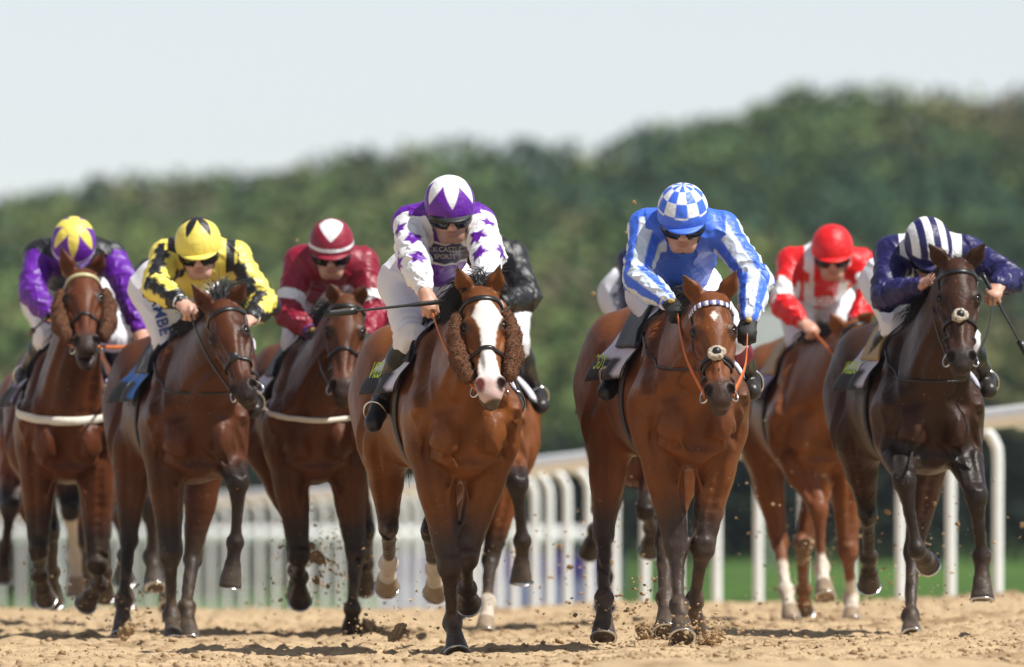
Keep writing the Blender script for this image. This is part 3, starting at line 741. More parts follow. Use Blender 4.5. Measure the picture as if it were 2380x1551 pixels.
HORSES['E'] = dict(s=462, chest=1108, rump=1112, poll=(1118, 690), muz=(1130, 878), ears=((1075, 650), (1150, 650)), coat=(.185, .060, .018), res=.009, socks=dict(HR=.9),
    legs=dict(FL=(((1062, 1270), (1066, 1360), (1066, 1420)), (-1, 1, 1)), FR=(((1203, 1128), (1214, 1258), (1213, 1352)), (-1, 1, 1)),
              HL=(((1074, 1240), (1070, 1330), (1070, 1400)), (1, 1, 1)), HR=(((1140, 1302), (1131, 1402), (1129, 1474)), (1, -1, -1))),
    label='bay horse galloping directly behind the white blazed one')
HORSES['G'] = dict(s=442, chest=1478, rump=1500, poll=(1545, 720), muz=(1560, 908), ears=((1510, 690), (1580, 690)), coat=(.16, .05, .02), res=.010, scale=.95,
    legs=dict(FL=(((1398, 1190), (1384, 1232), (1368, 1284)), (-1, 1, 1)), FR=(((1503, 1188), (1514, 1226), (1512, 1280)), (-1, 1, 1)),
              HL=(((1408, 1240), (1408, 1340), (1405, 1410)), (1, 1, 1)), HR=(((1552, 1262), (1556, 1372), (1556, 1430)), (1, -1, -1))),
    label='bay horse almost hidden behind the one ridden in blue and white')
HORSES['J'] = dict(s=424, chest=318, rump=330, poll=(372, 740), muz=(380, 908), ears=((340, 700), (400, 700)), coat=(.13, .045, .02), res=.010, scale=.95,
    legs=dict(FL=(((290, 1190), (292, 1290), (290, 1350)), (-1, 1, 1)), FR=(((352, 1180), (354, 1296), (361, 1366)), (-1, 1, -1)),
              HL=(((296, 1250), (292, 1340), (292, 1400)), (1, 1, 1)), HR=(((378, 1260), (388, 1350), (392, 1410)), (1, -1, -1))),
    label='bay horse hidden behind the purple and the yellow riders')
HORSES['K'] = dict(s=414, chest=98, rump=98, poll=(170, 720), muz=(176, 878), ears=((140, 690), (200, 690)), coat=(.14, .045, .022), res=.010, scale=.95, socks=dict(FR=.1),
    legs=dict(FL=(((22, 1186), (13, 1270), (5, 1345)), (-1, 1, 1)), FR=(((164, 1192), (172, 1292), (178, 1384)), (-1, 1, -1)),
              HL=(((90, 1240), (95, 1330), (96, 1400)), (1, 1, 1)), HR=(((196, 1252), (200, 1340), (204, 1390)), (1, 1, 1))),
    label='brown horse at the far left edge, mostly hidden behind the purple rider')
# ------------------------------------------------------------------ ground
def vnoise(X, Y, s, seed):
    r = np.random.default_rng(seed); n = 512; g = r.random((n, n))
    x, y = X / s + 900.3, Y / s + 77.7; i, j = np.floor(x).astype(int), np.floor(y).astype(int); a, b = x - i, y - j
    a, b = a * a * (3 - 2 * a), b * b * (3 - 2 * b)
    q = lambda u, v: g[u % n, v % n]
    return (q(i, j) * (1 - a) + q(i + 1, j) * a) * (1 - b) + (q(i, j + 1) * (1 - a) + q(i + 1, j + 1) * a) * b
FENCE = [(3.62, 72.0, 1.35), (3.08, 76.0, 1.280), (.20, 90.6, 1.055), (-1.09, 115.0, .960), (-3.1, 139.0, .925), (-7.9, 176.0, .76), (-12.5, 190, .60)]
def fence_x(Y): return np.interp(Y, [p[1] for p in FENCE], [p[0] for p in FENCE])
def rough(X, Y):
    n = (vnoise(X, Y, .30, 1) - .5) * .030 + (vnoise(X, Y, .11, 2) - .5) * .022 + (vnoise(X, Y, .045, 3) - .5) * .016
    cl = np.clip(vnoise(X, Y, .075, 4) - .70, 0, 1) * .16 * vnoise(X, Y, .9, 5)
    pr = np.clip(vnoise(X, Y, .22, 6) - .78, 0, 1) * -.22
    return (n + cl + pr) * sstep(84, 78, Y)
def geo(a, b, s0, k=1.25):
    out = [a]; s_ = s0
    while out[-1] < b: out.append(out[-1] + s_); s_ *= k
    return np.array(out)
gx = np.arange(-3.4, 3.9, .024); gx = np.concatenate([-geo(3.45, 300, .08)[::-1], gx, geo(3.95, 300, .08)])
gy = np.concatenate([[15, 25, 35, 42, 44, 45.5], np.arange(46, 80, .045), geo(80.1, 420, .15, 1.045), geo(425, 900, 10, 1.03), geo(910, 1000, 40, 1.2)])
GX, GY = np.meshgrid(gx, gy, indexing='ij'); nz_ = rough(GX, GY); GZ = ground_z(GX, GY) + nz_
n1, n2 = GX.shape; ii, jj = np.meshgrid(np.arange(n1 - 1), np.arange(n2 - 1), indexing='ij'); q0 = (ii * n2 + jj).ravel()
gf = np.stack([q0, q0 + n2, q0 + n2 + 1, q0 + 1], 1)
tone = vnoise(GX, GY, .35, 8) * .42 + vnoise(GX, GY, .07, 9) * .42 + vnoise(GX, GY, 1.6, 10) * .2
sand = np.array((.475, .345, .205)); damp = np.array((.24, .155, .082))
dk = np.clip(sstep(.56, .80, tone) * .75 + sstep(.012, .035, nz_) * .35, 0, 1)[..., None]
gc = sand * (1 - dk) + damp * dk
grass = np.array((.052, .110, .017)) * (.5 + .55 * vnoise(GX, GY, .8, 12)[..., None] + .5 * vnoise(GX, GY * .1, .6, 13)[..., None]); m = sstep(-.3, .15, np.where(GY < 72, GX - 4.4, GX - fence_x(GY) - .35))[..., None]
m = np.maximum(m, sstep(195, 205, GY)[..., None]); gc = gc * (1 - m) + grass * m
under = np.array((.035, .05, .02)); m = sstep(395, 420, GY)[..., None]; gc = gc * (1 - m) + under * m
M['ground'] = mat('sand_track', rough=.92, attr=True, bump=(55, .6, .02), var=.16, vscale=30, spec=.2)
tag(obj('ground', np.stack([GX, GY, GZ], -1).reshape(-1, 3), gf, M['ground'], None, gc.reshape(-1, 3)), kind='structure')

# loose clods lying on the track and thrown up
M['clod'] = mat('dirt_clods', rough=.95, attr=True, spec=.15, var=.3, vscale=50)
_t = (1 + 5 ** .5) / 2
ICO = nrm(np.array([(-1, _t, 0), (1, _t, 0), (-1, -_t, 0), (1, -_t, 0), (0, -1, _t), (0, 1, _t), (0, -1, -_t), (0, 1, -_t), (_t, 0, -1), (_t, 0, 1), (-_t, 0, -1), (-_t, 0, 1)]))
ICF = [(0, 11, 5), (0, 5, 1), (0, 1, 7), (0, 7, 10), (0, 10, 11), (1, 5, 9), (5, 11, 4), (11, 10, 2), (10, 7, 6), (7, 1, 8), (3, 9, 4), (3, 4, 2), (3, 2, 6), (3, 6, 8), (3, 8, 9), (4, 9, 5), (2, 4, 11), (6, 2, 10), (8, 6, 7), (9, 8, 1)]
def subd(v, f):
    v = list(map(tuple, v)); c = {}; out = []
    def mid(a, b):
        k = (min(a, b), max(a, b))
        if k not in c: c[k] = len(v); v.append(tuple(nrm((np.array(v[a]) + np.array(v[b])) / 2)))
        return c[k]
    for a, b, d in f:
        x, y, z = mid(a, b), mid(b, d), mid(d, a); out += [(a, x, z), (b, y, x), (d, z, y), (x, y, z)]
    return np.array(v), out
IC3 = subd(*subd(*subd(ICO, ICF)))
r = np.random.default_rng(21)
def clods(n, place, smin, smax, pw=2.5):
    V_, F_, C_ = [], [], []; base = np.array(ICF)
    for i in range(n):
        p = place(); s_ = smin + (smax - smin) * r.random() ** pw
        v = ICO * (1 + .35 * r.normal(size=(12, 1))) * s_ * (1, 1, .75); V_.append(v + p); F_.append(base + 12 * i); t = r.random(); C_.append(np.tile(sand * t + damp * (1 - t), (12, 1)))
    return np.concatenate(V_), np.concatenate(F_), np.concatenate(C_)
def on_track():
    y = 46 + 30 * r.random() ** 1.5; x = (r.random() - .5) * 2 * 2420 / FPX * y / 1.9; return V(x, y, float(ground_z(x, y) + rough(np.array(x), np.array(y))) + .004)
v, f, c = clods(13000, on_track, .003, .019, 5.0)
tag(obj('dirt_crumbs', v, f, M['clod'], None, c), kind='stuff')
KICK = [(735, 1290, 59, 60, 60, 60), (1500, 1440, 52, 80, 60, 60), (1610, 1470, 50.3, 70, 25, 40), (300, 1440, 57, 60, 50, 50), (1880, 1270, 62, 60, 110, 80), (150, 1400, 60, 120, 60, 60), (720, 1390, 60, 90, 60, 60),
        (1400, 1440, 53, 60, 50, 40), (2160, 1300, 56, 90, 120, 60), (1300, 1330, 58, 150, 120, 60), (1000, 1400, 54, 120, 70, 60), (1950, 1430, 60, 120, 40, 60), (900, 1470, 52.5, 60, 25, 40), (1700, 1250, 58, 200, 150, 50)]
wts = [24, 16, 18, 16, 22, 10, 10, 10, 14, 10, 8, 12, 8, 6]
def flung():
    k = KICK[r.choice(len(KICK), p=np.array(wts) / sum(wts))]; Y = k[2] + r.normal() * .5
    p = W(k[0] + r.normal() * k[3], k[1] + r.normal() * k[4], Y); p[2] = max(p[2], float(ground_z(p[0], p[1])) + .01); return p
v, f, c = clods(3600, flung, .0020, .011, 3.2)
tag(obj('dirt_spray', v, f, M['clod'], None, c, smooth=False), kind='stuff')
BIGS = [(735, 1292, 59, .034), (722, 1270, 59, .022), (742, 1300, 59, .030), (735, 1350, 59, .022), (924, 1472, 51.6, .032), (930, 1462, 51.6, .028), (912, 1480, 51.6, .022), (855, 1466, 58, .05), (875, 1474, 58, .04), (840, 1472, 58, .04),
        (1520, 1470, 52, .045), (1505, 1478, 52, .035), (1492, 1462, 52, .028), (1650, 1485, 50.6, .040), (1668, 1478, 50.6, .030), (1636, 1492, 50.6, .030), (1400, 1482, 52.6, .03), (1868, 1275, 61, .045), (1880, 1262, 61, .030), (1862, 1300, 61, .03), (1900, 1262, 61, .024),
        (1473, 471, 54, .010), (1455, 541, 54, .006), (1378, 683, 55, .011), (2212, 1030, 56, .009), (2375, 1222, 56, .014), (288, 1478, 55, .028), (300, 1462, 55, .03), (1300, 1270, 57, .014), (1325, 1318, 57, .013), (1420, 1310, 57, .013), (690, 560, 60, .008), (1700, 990, 56, .008), (2225, 1218, 55, .012), (2063, 1190, 55, .015)]
vs_ = []
for k in range(5):
    vv = IC3[0] * (1 + .34 * noise3(IC3[0], 2.4, 60 + k) + .24 * noise3(IC3[0], 6, 80 + k) + .16 * noise3(IC3[0], 14, 90 + k))[:, None]; vs_.append(vv)
first = {}
for n_, (x, y, Y, s_) in enumerate(BIGS):
    k = n_ % 5; p = W(x, y, Y)
    if k not in first:
        t = .35; o = obj('dirt_clod', vs_[k], IC3[1], M['clod'], None, np.tile(sand * t + damp * (1 - t), (len(vs_[k]), 1)), smooth=False); first[k] = o
    else:
        o = first[k].copy(); sc.collection.objects.link(o)
    o.location = Vector(p); o.scale = (s_, s_, s_ * .8); o.rotation_euler = tuple(r.uniform(0, 6, 3))
    tag(o, 'lump of brown dirt kicked up by the galloping hooves', 'dirt clod', 'dirt clods flung up by the hooves')

# ------------------------------------------------------------------ running rail round the bend
fp = bez(np.array([(p[0], p[1], p[2]) for p in FENCE]), 14)
acc_ = np.concatenate([[0], np.cumsum(np.linalg.norm(np.diff(fp[:, :2], axis=0), axis=1))])
def along(d): return np.array([np.interp(d, acc_, fp[:, i]) for i in range(3)])
root = empty('running_rail', fp[0] * [1, 1, 0] + V(0, 0, float(ground_z(fp[0][0], fp[0][1])))); tag(root, 'white plastic running rail on curved posts round the bend behind the horses', 'fence')
mb = MB(); mb.tube(fp, .070, 12); mb.build('rail', M['white'], root)
d0 = float(np.interp(-76.0, -fp[::-1, 1], acc_[::-1]))
ds_ = [d0 - 1.37 * k for k in (3, 2, 1) if d0 > 1.37 * k]; d = d0
while d < acc_[-1]: ds_.append(d); d += 1.30 if d < d0 + 16 else 2.3
for d in ds_:
    p = along(d); tn = nrm(along(min(d + .3, acc_[-1])) - along(max(d - .3, 0))); sd = nrm(V(tn[1], -tn[0], 0)); sd = sd if sd[0] > 0 else -sd
    gz = float(ground_z(p[0], p[1])); bx = p + sd * .17
    mb = MB(); pts = [V(bx[0], bx[1], gz - .1), V(bx[0], bx[1], gz + (p[2] - gz) * .5), V(bx[0], bx[1], p[2] - .24), p * [1, 1, 0] + sd * .15 + V(0, 0, p[2] - .15), p * [1, 1, 0] + sd * .10 + V(0, 0, p[2] - .08), p * [1, 1, 0] + sd * .0 + V(0, 0, p[2] - .055)]
    mb.tube(bez(pts, 5), .036, 10); mb.build('post', M['white'], root)
root = empty('far_rail', (-6, 206, -1.1)); tag(root, 'low white rail with upright posts crossing far behind the horses', 'fence')
fz = HC + (YH - 1243) * 206 / FPX
mb = MB(); mb.tube([V(-13, 206, fz), V(-5, 206, fz), V(1.35, 206, fz)], .12, 10); mb.build('rail', M['white'], root)
for k in range(11):
    x = -12.6 + k * 1.1; mb = MB(); g_ = float(ground_z(x, 206)); mb.tube([V(x, 206.1, g_ - .1), V(x, 206.1, fz)], .055, 8); mb.build('post', M['white'], root)

# ------------------------------------------------------------------ boards, marker, hedge
root = empty('advertising_board', (0, 185, float(ground_z(0, 185)))); tag(root, 'long purple and lavender advertising board behind the white posts', 'hoarding')
s_ = 185 / FPX
def slab(mb, x0, x1, z0, z1, Y, t):
    v = [(x, y, z) for x in (x0, x1) for y in (Y, Y + t) for z in (z0, z1)]; mb.add(v, [(0, 1, 3, 2), (4, 6, 7, 5), (0, 4, 5, 1), (2, 3, 7, 6), (0, 2, 6, 4), (1, 5, 7, 3)])
x0, x1 = (880 - XC) * s_, (1445 - XC) * s_
mb = MB(); slab(mb, x0, x1, HC + (YH - 1345) * s_, HC + (YH - 1288) * s_, 185, .06); mb.build('upper_panel', mat('purple_paint', (.07, .045, .24), rough=.5, var=.3, vscale=2), root, smooth=False)
mb = MB(); slab(mb, x0, x1, HC + (YH - 1430) * s_ - .3, HC + (YH - 1345) * s_, 185.01, .05); mb.build('lower_panel', mat('lavender_paint', (.28, .29, .46), rough=.5, var=.25, vscale=2), root, smooth=False)
cY = 150.0; cs_ = cY / FPX; cc_ = W(1790, 832, cY); root = empty('distance_marker', V(cc_[0], cY, float(ground_z(cc_[0], cY)))); tag(root, 'round pale distance marker board on a post behind the red rider', 'sign')
mb = MB(); th = np.linspace(0, 2 * math.pi, 49)[:-1]; R_ = 112 * cs_
fr_ = [cc_ + V(math.cos(t) * R_, -.03, math.sin(t) * R_) for t in th]; bk_ = [p + V(0, .06, 0) for p in fr_]; n_ = len(th)
mb.add(fr_ + bk_, [tuple(range(n_)), tuple(range(2 * n_ - 1, n_ - 1, -1))] + [(i, i + n_, (i + 1) % n_ + n_, (i + 1) % n_) for i in range(n_)]); disc = mb.build('disc', mat('marker_paint', (.58, .59, .60), rough=.5, var=.08, vscale=3), root, smooth=False)
lettering('1', cc_ + V(0.0, -.036, -.28), V(1, 0, .25), V(.25, 0, 1), .75, (.34, .35, .36), disc)
mb = MB(); mb.tube([V(cc_[0], cY + .06, float(ground_z(cc_[0], cY)) - .1), V(cc_[0], cY + .06, cc_[2] + R_ * .8)], .05, 8); mb.build('post', M['white'], root)

M['leaf'] = mat('leaves', rough=.7, attr=True, spec=.15)
def leaves(n, P, size, rad, cols, seed):
    """n leaf sprays spread through the volume of a lumpy crown of radii rad at P"""
    rr = np.random.default_rng(seed); d = nrm(rr.normal(size=(n, 3))); q = rr.uniform(.45, 1.0, (n, 1)) ** .6
    lump = (1 + .28 * noise3(d, 2.4, seed) + .16 * noise3(d, 5.5, seed + 1))[:, None]
    c = P + d * q * lump * rad; a = nrm(rr.normal(size=(n, 3)) + d * .5); u = nrm(np.cross(a, rr.normal(size=(n, 3)))); w = np.cross(a, u); s_ = size * rr.uniform(.6, 1.3, (n, 1))
    v = np.stack([c - u * s_, c + w * s_ * .7 - u * .2 * s_, c + u * s_, c - w * s_ * .7], 1); k = noise3(c / rad.mean(), 3.2, seed + 2)[:, None] * .5 + .5
    col = np.asarray(cols[0]) * (1 - k) + np.asarray(cols[1]) * k; col = col * rr.uniform(.9, 1.1, (n, 1))
    return v.reshape(-1, 3), np.arange(4 * n).reshape(-1, 4), np.repeat(np.clip(col, .005, 1), 4, 0)
def join(parts):
    V_, F_, C_ = [], [], []; n = 0
    for v, f, c in parts: V_.append(v); F_.append(f + n); C_.append(c); n += len(v)
    return np.concatenate(V_), np.concatenate(F_), np.concatenate(C_)
rr = np.random.default_rng(33); parts = []
PAL = [((.050, .095, .026), (.13, .19, .050)), ((.075, .125, .028), (.21, .25, .065)), ((.11, .12, .042), (.20, .20, .075)), ((.020, .048, .028), (.050, .105, .044)), ((.10, .085, .05), (.15, .125, .07))]
tr = MB()
for i in range(1280):
    Y = 425 + 280 * rr.random() ** .8; half = 1190 / FPX * Y * 1.35; X = rr.uniform(-half, half) if i < 780 else rr.choice([-1, 1]) * half * rr.uniform(1, 3.2); z0 = float(ground_z(X, Y))
    if i < 780 and i % 6 == 0: Y = 700.; X = -60 + 120 * i / 860; z0 = float(ground_z(X, Y))
    H_ = rr.uniform(5.0, 8.4) if i % 6 else rr.uniform(6.6, 8.0); rad = np.array((rr.uniform(1.9, 4.2), rr.uniform(1.7, 3.0), H_ * .42)); x_ = XC + X * FPX / Y
    pn_ = noise3(V(X, Y * .12, z0 + H_)[None], .16, 7)[0] + .35 * rr.normal()
    pal = PAL[4 if pn_ > .95 else 1 if pn_ > .5 else 2 if pn_ > .25 else 0 if pn_ > -.35 else 3]
    H_ = min(H_, HC + (YH - (np.interp(x_, RIDGE_X, RIDGE_Y) + 2)) * Y / FPX - z0 + 1.1); H_ = max(H_, 2.0); rad[2] = H_ * .42
    parts.append(leaves(190 if i < 780 else 90, V(X, Y, z0 + H_ * .6), .36, rad, pal, 100 + i))
    tr.tube([V(X, Y, z0 - .3), V(X + .1, Y, z0 + H_ * .35), V(X, Y, z0 + H_ * .6)], [.24, .17, .06], 5, c=(.05, .04, .03))
tp, tf_ = np.concatenate(tr.v), np.array([q for q in tr.f if len(q) == 4]); parts.append((tp, tf_, np.concatenate(tr.c)))
def under_ridge(p):                  # no stray sprays above the crowns of the skyline
    v, f, c = p; k = v.reshape(-1, 4, 3).mean(1); y_ = YH - (k[:, 2] - HC) * FPX / k[:, 1]; ok = y_ > np.interp(XC + k[:, 0] * FPX / k[:, 1], RIDGE_X, RIDGE_Y) - 5; ok4 = np.repeat(ok, 4)
    return v[ok4], np.arange(4 * ok.sum()).reshape(-1, 4), c[ok4]
parts = [under_ridge(p) for p in parts[:-1]] + parts[-1:]
v, f, c = join(parts); tag(obj('woodland', v, f, M['leaf'], None, c, smooth=False), kind='stuff')
parts = []
for i in range(150):
    X = -16 + 34 * i / 149 + rr.normal() * .1; Y = 262 + rr.normal() * .6; H_ = 3.3 + .5 * noise3(V(X, 0, 0)[None], .6, 5)[0]; z0 = float(ground_z(X, Y))
    parts.append(leaves(170, V(X, Y, z0 + H_ * .5), .13, np.array((.55, .8, H_ * .55)), ((.012, .020, .016), (.024, .036, .024)), 2000 + i))
v, f, c = join(parts); o = obj('hedge', v, f, M['leaf'], None, c, smooth=False); tag(o, 'long dark clipped hedge between the course and the wood', 'hedge')

# ------------------------------------------------------------------ summer haze
hm = bpy.data.materials.new('haze_air'); hm.use_nodes = True; hn = hm.node_tree.nodes; hn.remove(hn['Principled BSDF'])
pv = hn.new('ShaderNodeVolumePrincipled'); pv.inputs['Color'].default_value = (.78, .86, 1, 1); pv.inputs['Density'].default_value = 0.00010; pv.inputs['Anisotropy'].default_value = .1
hm.node_tree.links.new(pv.outputs[0], hn['Material Output'].inputs['Volume'])
hv = [(x, y, z) for x in (-460, 460) for y in (-20, 1250) for z in (-3, 45)]
tag(obj('haze', hv, [(0, 1, 3, 2), (4, 6, 7, 5), (0, 4, 5, 1), (2, 3, 7, 6), (0, 2, 6, 4), (1, 5, 7, 3)], hm, None, smooth=False), kind='stuff')
# ------------------------------------------------------------------ riders
def segs(v, pts):
    """distance and running parameter of each vertex along a polyline"""
    bd = np.full(len(v), 9.); bt = np.zeros(len(v)); bi = np.zeros(len(v), int)
    for i in range(len(pts) - 1):
        d = pts[i + 1] - pts[i]; t = np.clip((v - pts[i]) @ d / (d @ d), 0, 1)
        dd = np.linalg.norm(v - pts[i] - t[:, None] * d, axis=1); m = dd < bd
        bd[m] = dd[m]; bt[m] = i + t[m]; bi[m] = i
    return bd, bt, bi
def around(v, pts, bi, ref):
    """angle of each vertex round its segment, 0 towards ref"""
    out = np.zeros(len(v))
    for i in range(len(pts) - 1):
        m = bi == i; d = nrm(pts[i + 1] - pts[i]); r0 = nrm(ref - np.dot(ref, d) * d); r1 = np.cross(d, r0); w = v[m] - pts[i]
        out[m] = np.arctan2(w @ r1, w @ r0)
    return out

def hand(F, w, d, pn, side, e=0., k=.006):
    d = nrm(d); pn = nrm(pn - np.dot(pn, d) * d); sv = nrm(np.cross(d, pn)) * side     # sv points to the thumb side
    F.cone(w - d * .03, w + d * .02, .026 + e, .026 + e, .02, flat=pn, q=1.15)
    F.cone(w + d * .02, w + d * .078, .033 + e, .038 + e, .015, flat=pn, q=1.75)
    for i, (L, o) in enumerate(((.92, 1.5), (1.05, .5), (1.0, -.5), (.8, -1.5))):
        b = w + d * (.082 - .004 * abs(o - .3)) + sv * o * .0195 - pn * .004
        p1 = b + d * .030 * L + pn * .020; p2 = p1 + pn * .030 * L - d * .010; p3 = p2 - d * .022 + pn * .004
        F.poly([b, p1, p2, p3], [.0105 + e, .0100 + e, .0092 + e, .0082 + e], k)
    t0 = w + d * .025 + sv * .026; t1 = t0 + d * .030 + sv * .014 + pn * .016; t2 = t1 + d * .026 - sv * .010 + pn * .014
    F.poly([t0, t1, t2], [.0135 + e, .0115 + e, .0095 + e], .008)
    return w + d * .085 + pn * .03

def build_jockey(key, J, D):
    Y0 = D['Y0']; h = J.get('res', .0048); sdy = J.get('sdy', .30); hdy = J.get('hdy', .14)
    S = {s: W(*J['S' + s], Y0 + sdy) for s in 'LR'}; E, Wr, Hn, Kn, An, To, Hp = ({} for _ in range(7))
    def step(p, xy, L, sg, dy=None):
        Y = p[1]
        for _ in range(4):
            q = W(*xy, Y); pr = math.hypot(q[0] - p[0], q[2] - p[2]); Y = p[1] + sg * math.sqrt(max(0, L * L - pr * pr))
        return W(*xy, Y if dy is None else p[1] + dy)
    hip = W(*J['hip'], Y0 + J.get('hipdy', .80)); sv = nrm(S['R'] - S['L']); latr = V(1, 0, 0)
    for s, sd in (('L', -1), ('R', 1)):
        E[s] = step(S[s], J['E' + s], .29, -1); Wr[s] = step(E[s], J['W' + s], .26, -1)
        hd = W(*J['H' + s], Wr[s][1] - .05) - Wr[s]; Hn[s] = nrm(hd + V(0, -.03, 0))
        Hp[s] = hip + latr * sd * .10 + V(0, 0, -.04)
        Kn[s] = step(Hp[s], J['K' + s], .43, -1); An[s] = step(Kn[s], J['A' + s], .40, 1)
        To[s] = W(*J['T' + s], An[s][1] - .14) if 'T' + s in J else An[s] + V(sd * .01, -.13, -.06)
    ms = (S['L'] + S['R']) / 2; spine = nrm(ms - hip); up = nrm(np.cross(sv, spine)); up = up if up[2] > 0 else -up
    c0 = W(*J['cap'], Y0 + hdy); T = math.radians(J.get('tilt', 33)); ro = math.radians(J.get('roll', 0)); ya = math.radians(J.get('yaw', 0))
    fr = V(math.sin(ya) * math.cos(T), -math.cos(ya) * math.cos(T), -math.sin(T)); uh = V(math.sin(ro), 0, math.cos(ro)); uh = nrm(uh - np.dot(uh, fr) * fr); rt = np.cross(fr, uh)
    hs = J.get('hs', 1.0)
    hc = c0 - uh * .035 * hs
    def Hd(x, y, z): return hc + hs * (rt * x + fr * y + uh * z)
    RH = np.array([rt, fr, uh])
    pts = np.array([*S.values(), *E.values(), *Wr.values(), *Kn.values(), *An.values(), *To.values(), hip, c0])
    root = empty('person', hip); tag(root, J['label'], 'person', 'jockeys riding in the race')
    lo, hi = pts.min(0) - .2, pts.max(0) + .2
    # ---- body: one continuous surface
    F = Field(lo, hi, h)
    F.cone(hip, hip + (ms - hip) * .5, .125, .105, .05, flat=up, q=1.3); F.cone(hip + (ms - hip) * .5, ms - spine * .02, .105, .13, .05, flat=up, q=1.35)
    nkb = ms + spine * .03 + up * .02
    F.cone(nkb, Hd(0, -.025, -.07), .062, .055, .04)
    for s, sd in (('L', -1), ('R', 1)):
        F.cone(ms + (S[s] - ms) * .45, S[s], .075, .062, .04); F.cone(S[s], E[s], .056, .042, .03); F.cone(E[s], Wr[s], .042, .026, .02)
        F.cone(Hp[s], Kn[s], .092, .060, .04); F.cone(Kn[s], Kn[s] + (An[s] - Kn[s]) * .35, .056, .052, .03); F.cone(Kn[s] + (An[s] - Kn[s]) * .35, An[s], .052, .031, .03)
        F.cone(An[s], To[s], .030, .022, .02)
        pn = J.get('palm', V(0, .75, -.65)); hand(F, Wr[s], Hn[s], np.asarray(pn), -sd)
    F.ell(Hd(0, -.008, .022), hs * V(.074, .093, .098), .03, RH)
    F.ell(Hd(0, .022, -.048), hs * V(.060, .068, .075), .025, RH)           # face
    F.cone(Hd(-.022, .052, -.108), Hd(.022, .052, -.108), hs * .026, hs * .026, .025)   # chin and jaw
    for sd in (-1, 1):
        F.cone(Hd(sd * .052, .0, -.062), Hd(sd * .026, .050, -.106), hs * .024, hs * .022, .025)
        F.ell(Hd(sd * .040, .062, -.045), hs * V(.020, .018, .016), .018, RH)           # cheekbone
        F.ell(Hd(sd * .078, -.010, -.030), hs * V(.010, .018, .030), .008, RH)          # ear
        F.ell(Hd(sd * .032, .083, -.020), hs * V(.014, .010, .009), .012, RH, sub=True) # eye hollow
        F.ell(Hd(sd * .032, .077, -.020), hs * V(.0125, .0125, .0115), .004, RH)
        F.ell(Hd(sd * .012, .098, -.060), hs * V(.009, .011, .008), .008, RH)           # wing of the nose
    F.cone(Hd(-.035, .078, -.004), Hd(.035, .078, -.004), hs * .012, hs * .012, .015)   # brow
    F.cone(Hd(0, .084, -.015), Hd(0, .108, -.057), hs * .009, hs * .0125, .012)         # nose
    F.ell(Hd(0, .083, -.083), hs * V(.024, .012, .006), .006, RH); F.ell(Hd(0, .080, -.094), hs * V(.021, .012, .006), .006, RH)
    F.cone(Hd(-.024, .092, -.0885), Hd(.024, .092, -.0885), hs * .0028, hs * .0028, .003, sub=True)
    v, f = F.mesh(1)
    hl = (v - hc) @ RH.T / hs; c = np.tile(np.array(J.get('skin', (.54, .285, .20))), (len(v), 1))
    def mx(m, colr):
        nonlocal c
        m = np.clip(m, 0, 1)[:, None]; c = c * (1 - m) + np.array(colr) * m
    oh = (np.abs(hl) < .14).all(1)
    mx(oh * sstep(1.25, .75, np.sqrt((hl[:, 0] / .024) ** 2 + ((hl[:, 1] - .083) / .03) ** 2 + ((hl[:, 2] + .0885) / .012) ** 2)) * .6, (.40, .12, .10))
    mx(oh * J.get('stubble', .15) * sstep(-.06, -.085, hl[:, 2]) * (hl[:, 1] > 0), (.16, .10, .08))
    mx(oh * .3 * sstep(1.3, .5, np.sqrt(((np.abs(hl[:, 0]) - .04) / .025) ** 2 + ((hl[:, 2] + .055) / .02) ** 2)) * (hl[:, 1] > .04), (.55, .18, .13))
    mx(oh * sstep(.016, .010, np.linalg.norm((hl - np.stack([np.sign(hl[:, 0]) * .032, 0 * hl[:, 0] + .086, 0 * hl[:, 0] - .02], 1)), axis=1)), (.05, .03, .02))
    body = obj('body', v, f, M['skin'], root, c)
    FB = F
    # ---- silks
    g = .014; F = Field(lo, hi, h)
    w0 = hip + (ms - hip) * .28
    F.cone(w0, hip + (ms - hip) * .6, .135 + g, .135 + g, .05, flat=up, q=1.25); F.cone(hip + (ms - hip) * .6, ms - spine * .02, .135 + g, .150 + g, .05, flat=up, q=1.4)
    F.cone(nkb - spine * .04, nkb + (Hd(0, -.03, -.08) - nkb) * .42, .080, .074, .04)
    for s in 'LR':
        F.cone(ms + (S[s] - ms) * .45, S[s], .090 + g, .072 + g, .04)
        m1 = E[s] + (Wr[s] - E[s]) * .5
        F.cone(S[s], E[s], .066 + g, .054 + g, .035); F.cone(E[s], m1, .052 + g, .044 + g, .03); F.cone(m1, Wr[s] - nrm(Wr[s] - E[s]) * J.get('cuff', .01), .044 + g, .026 + g, .02)
    v, f = F.mesh(2); nv = F.grad(v)
    dT, tT, iT = segs(v, [hip, ms]); best = dT - .12; part = np.zeros(len(v), int); uu = np.zeros(len(v)); ph = np.zeros(len(v))
    for i, s in enumerate('LR'):
        pl = [S[s], E[s], Wr[s]]; d_, t_, b_ = segs(v, pl); a_ = around(v, pl, b_, V(0, -1, .3))
        m = (d_ - .07 < best + .012) & ((v - S[s]) @ nrm(S[s] - ms) > .018 - 1.5 * np.clip(t_ - .22, 0, 2)); part[m] = i + 1; uu[m] = t_[m]; ph[m] = a_[m]; best = np.where(m, d_ - .07, best)
    fold = np.zeros(len(v)); am = part > 0
    q_ = np.stack([uu[am] * 5.5 + .5 * np.sin(ph[am] + 1), np.sin(ph[am]) * .9, np.cos(ph[am]) * .9 + part[am] * 7], 1)
    rd = (1 - np.abs(noise3(q_, 1.3, 2))) ** 6 + .7 * (1 - np.abs(noise3(q_, 2.4, 5))) ** 5
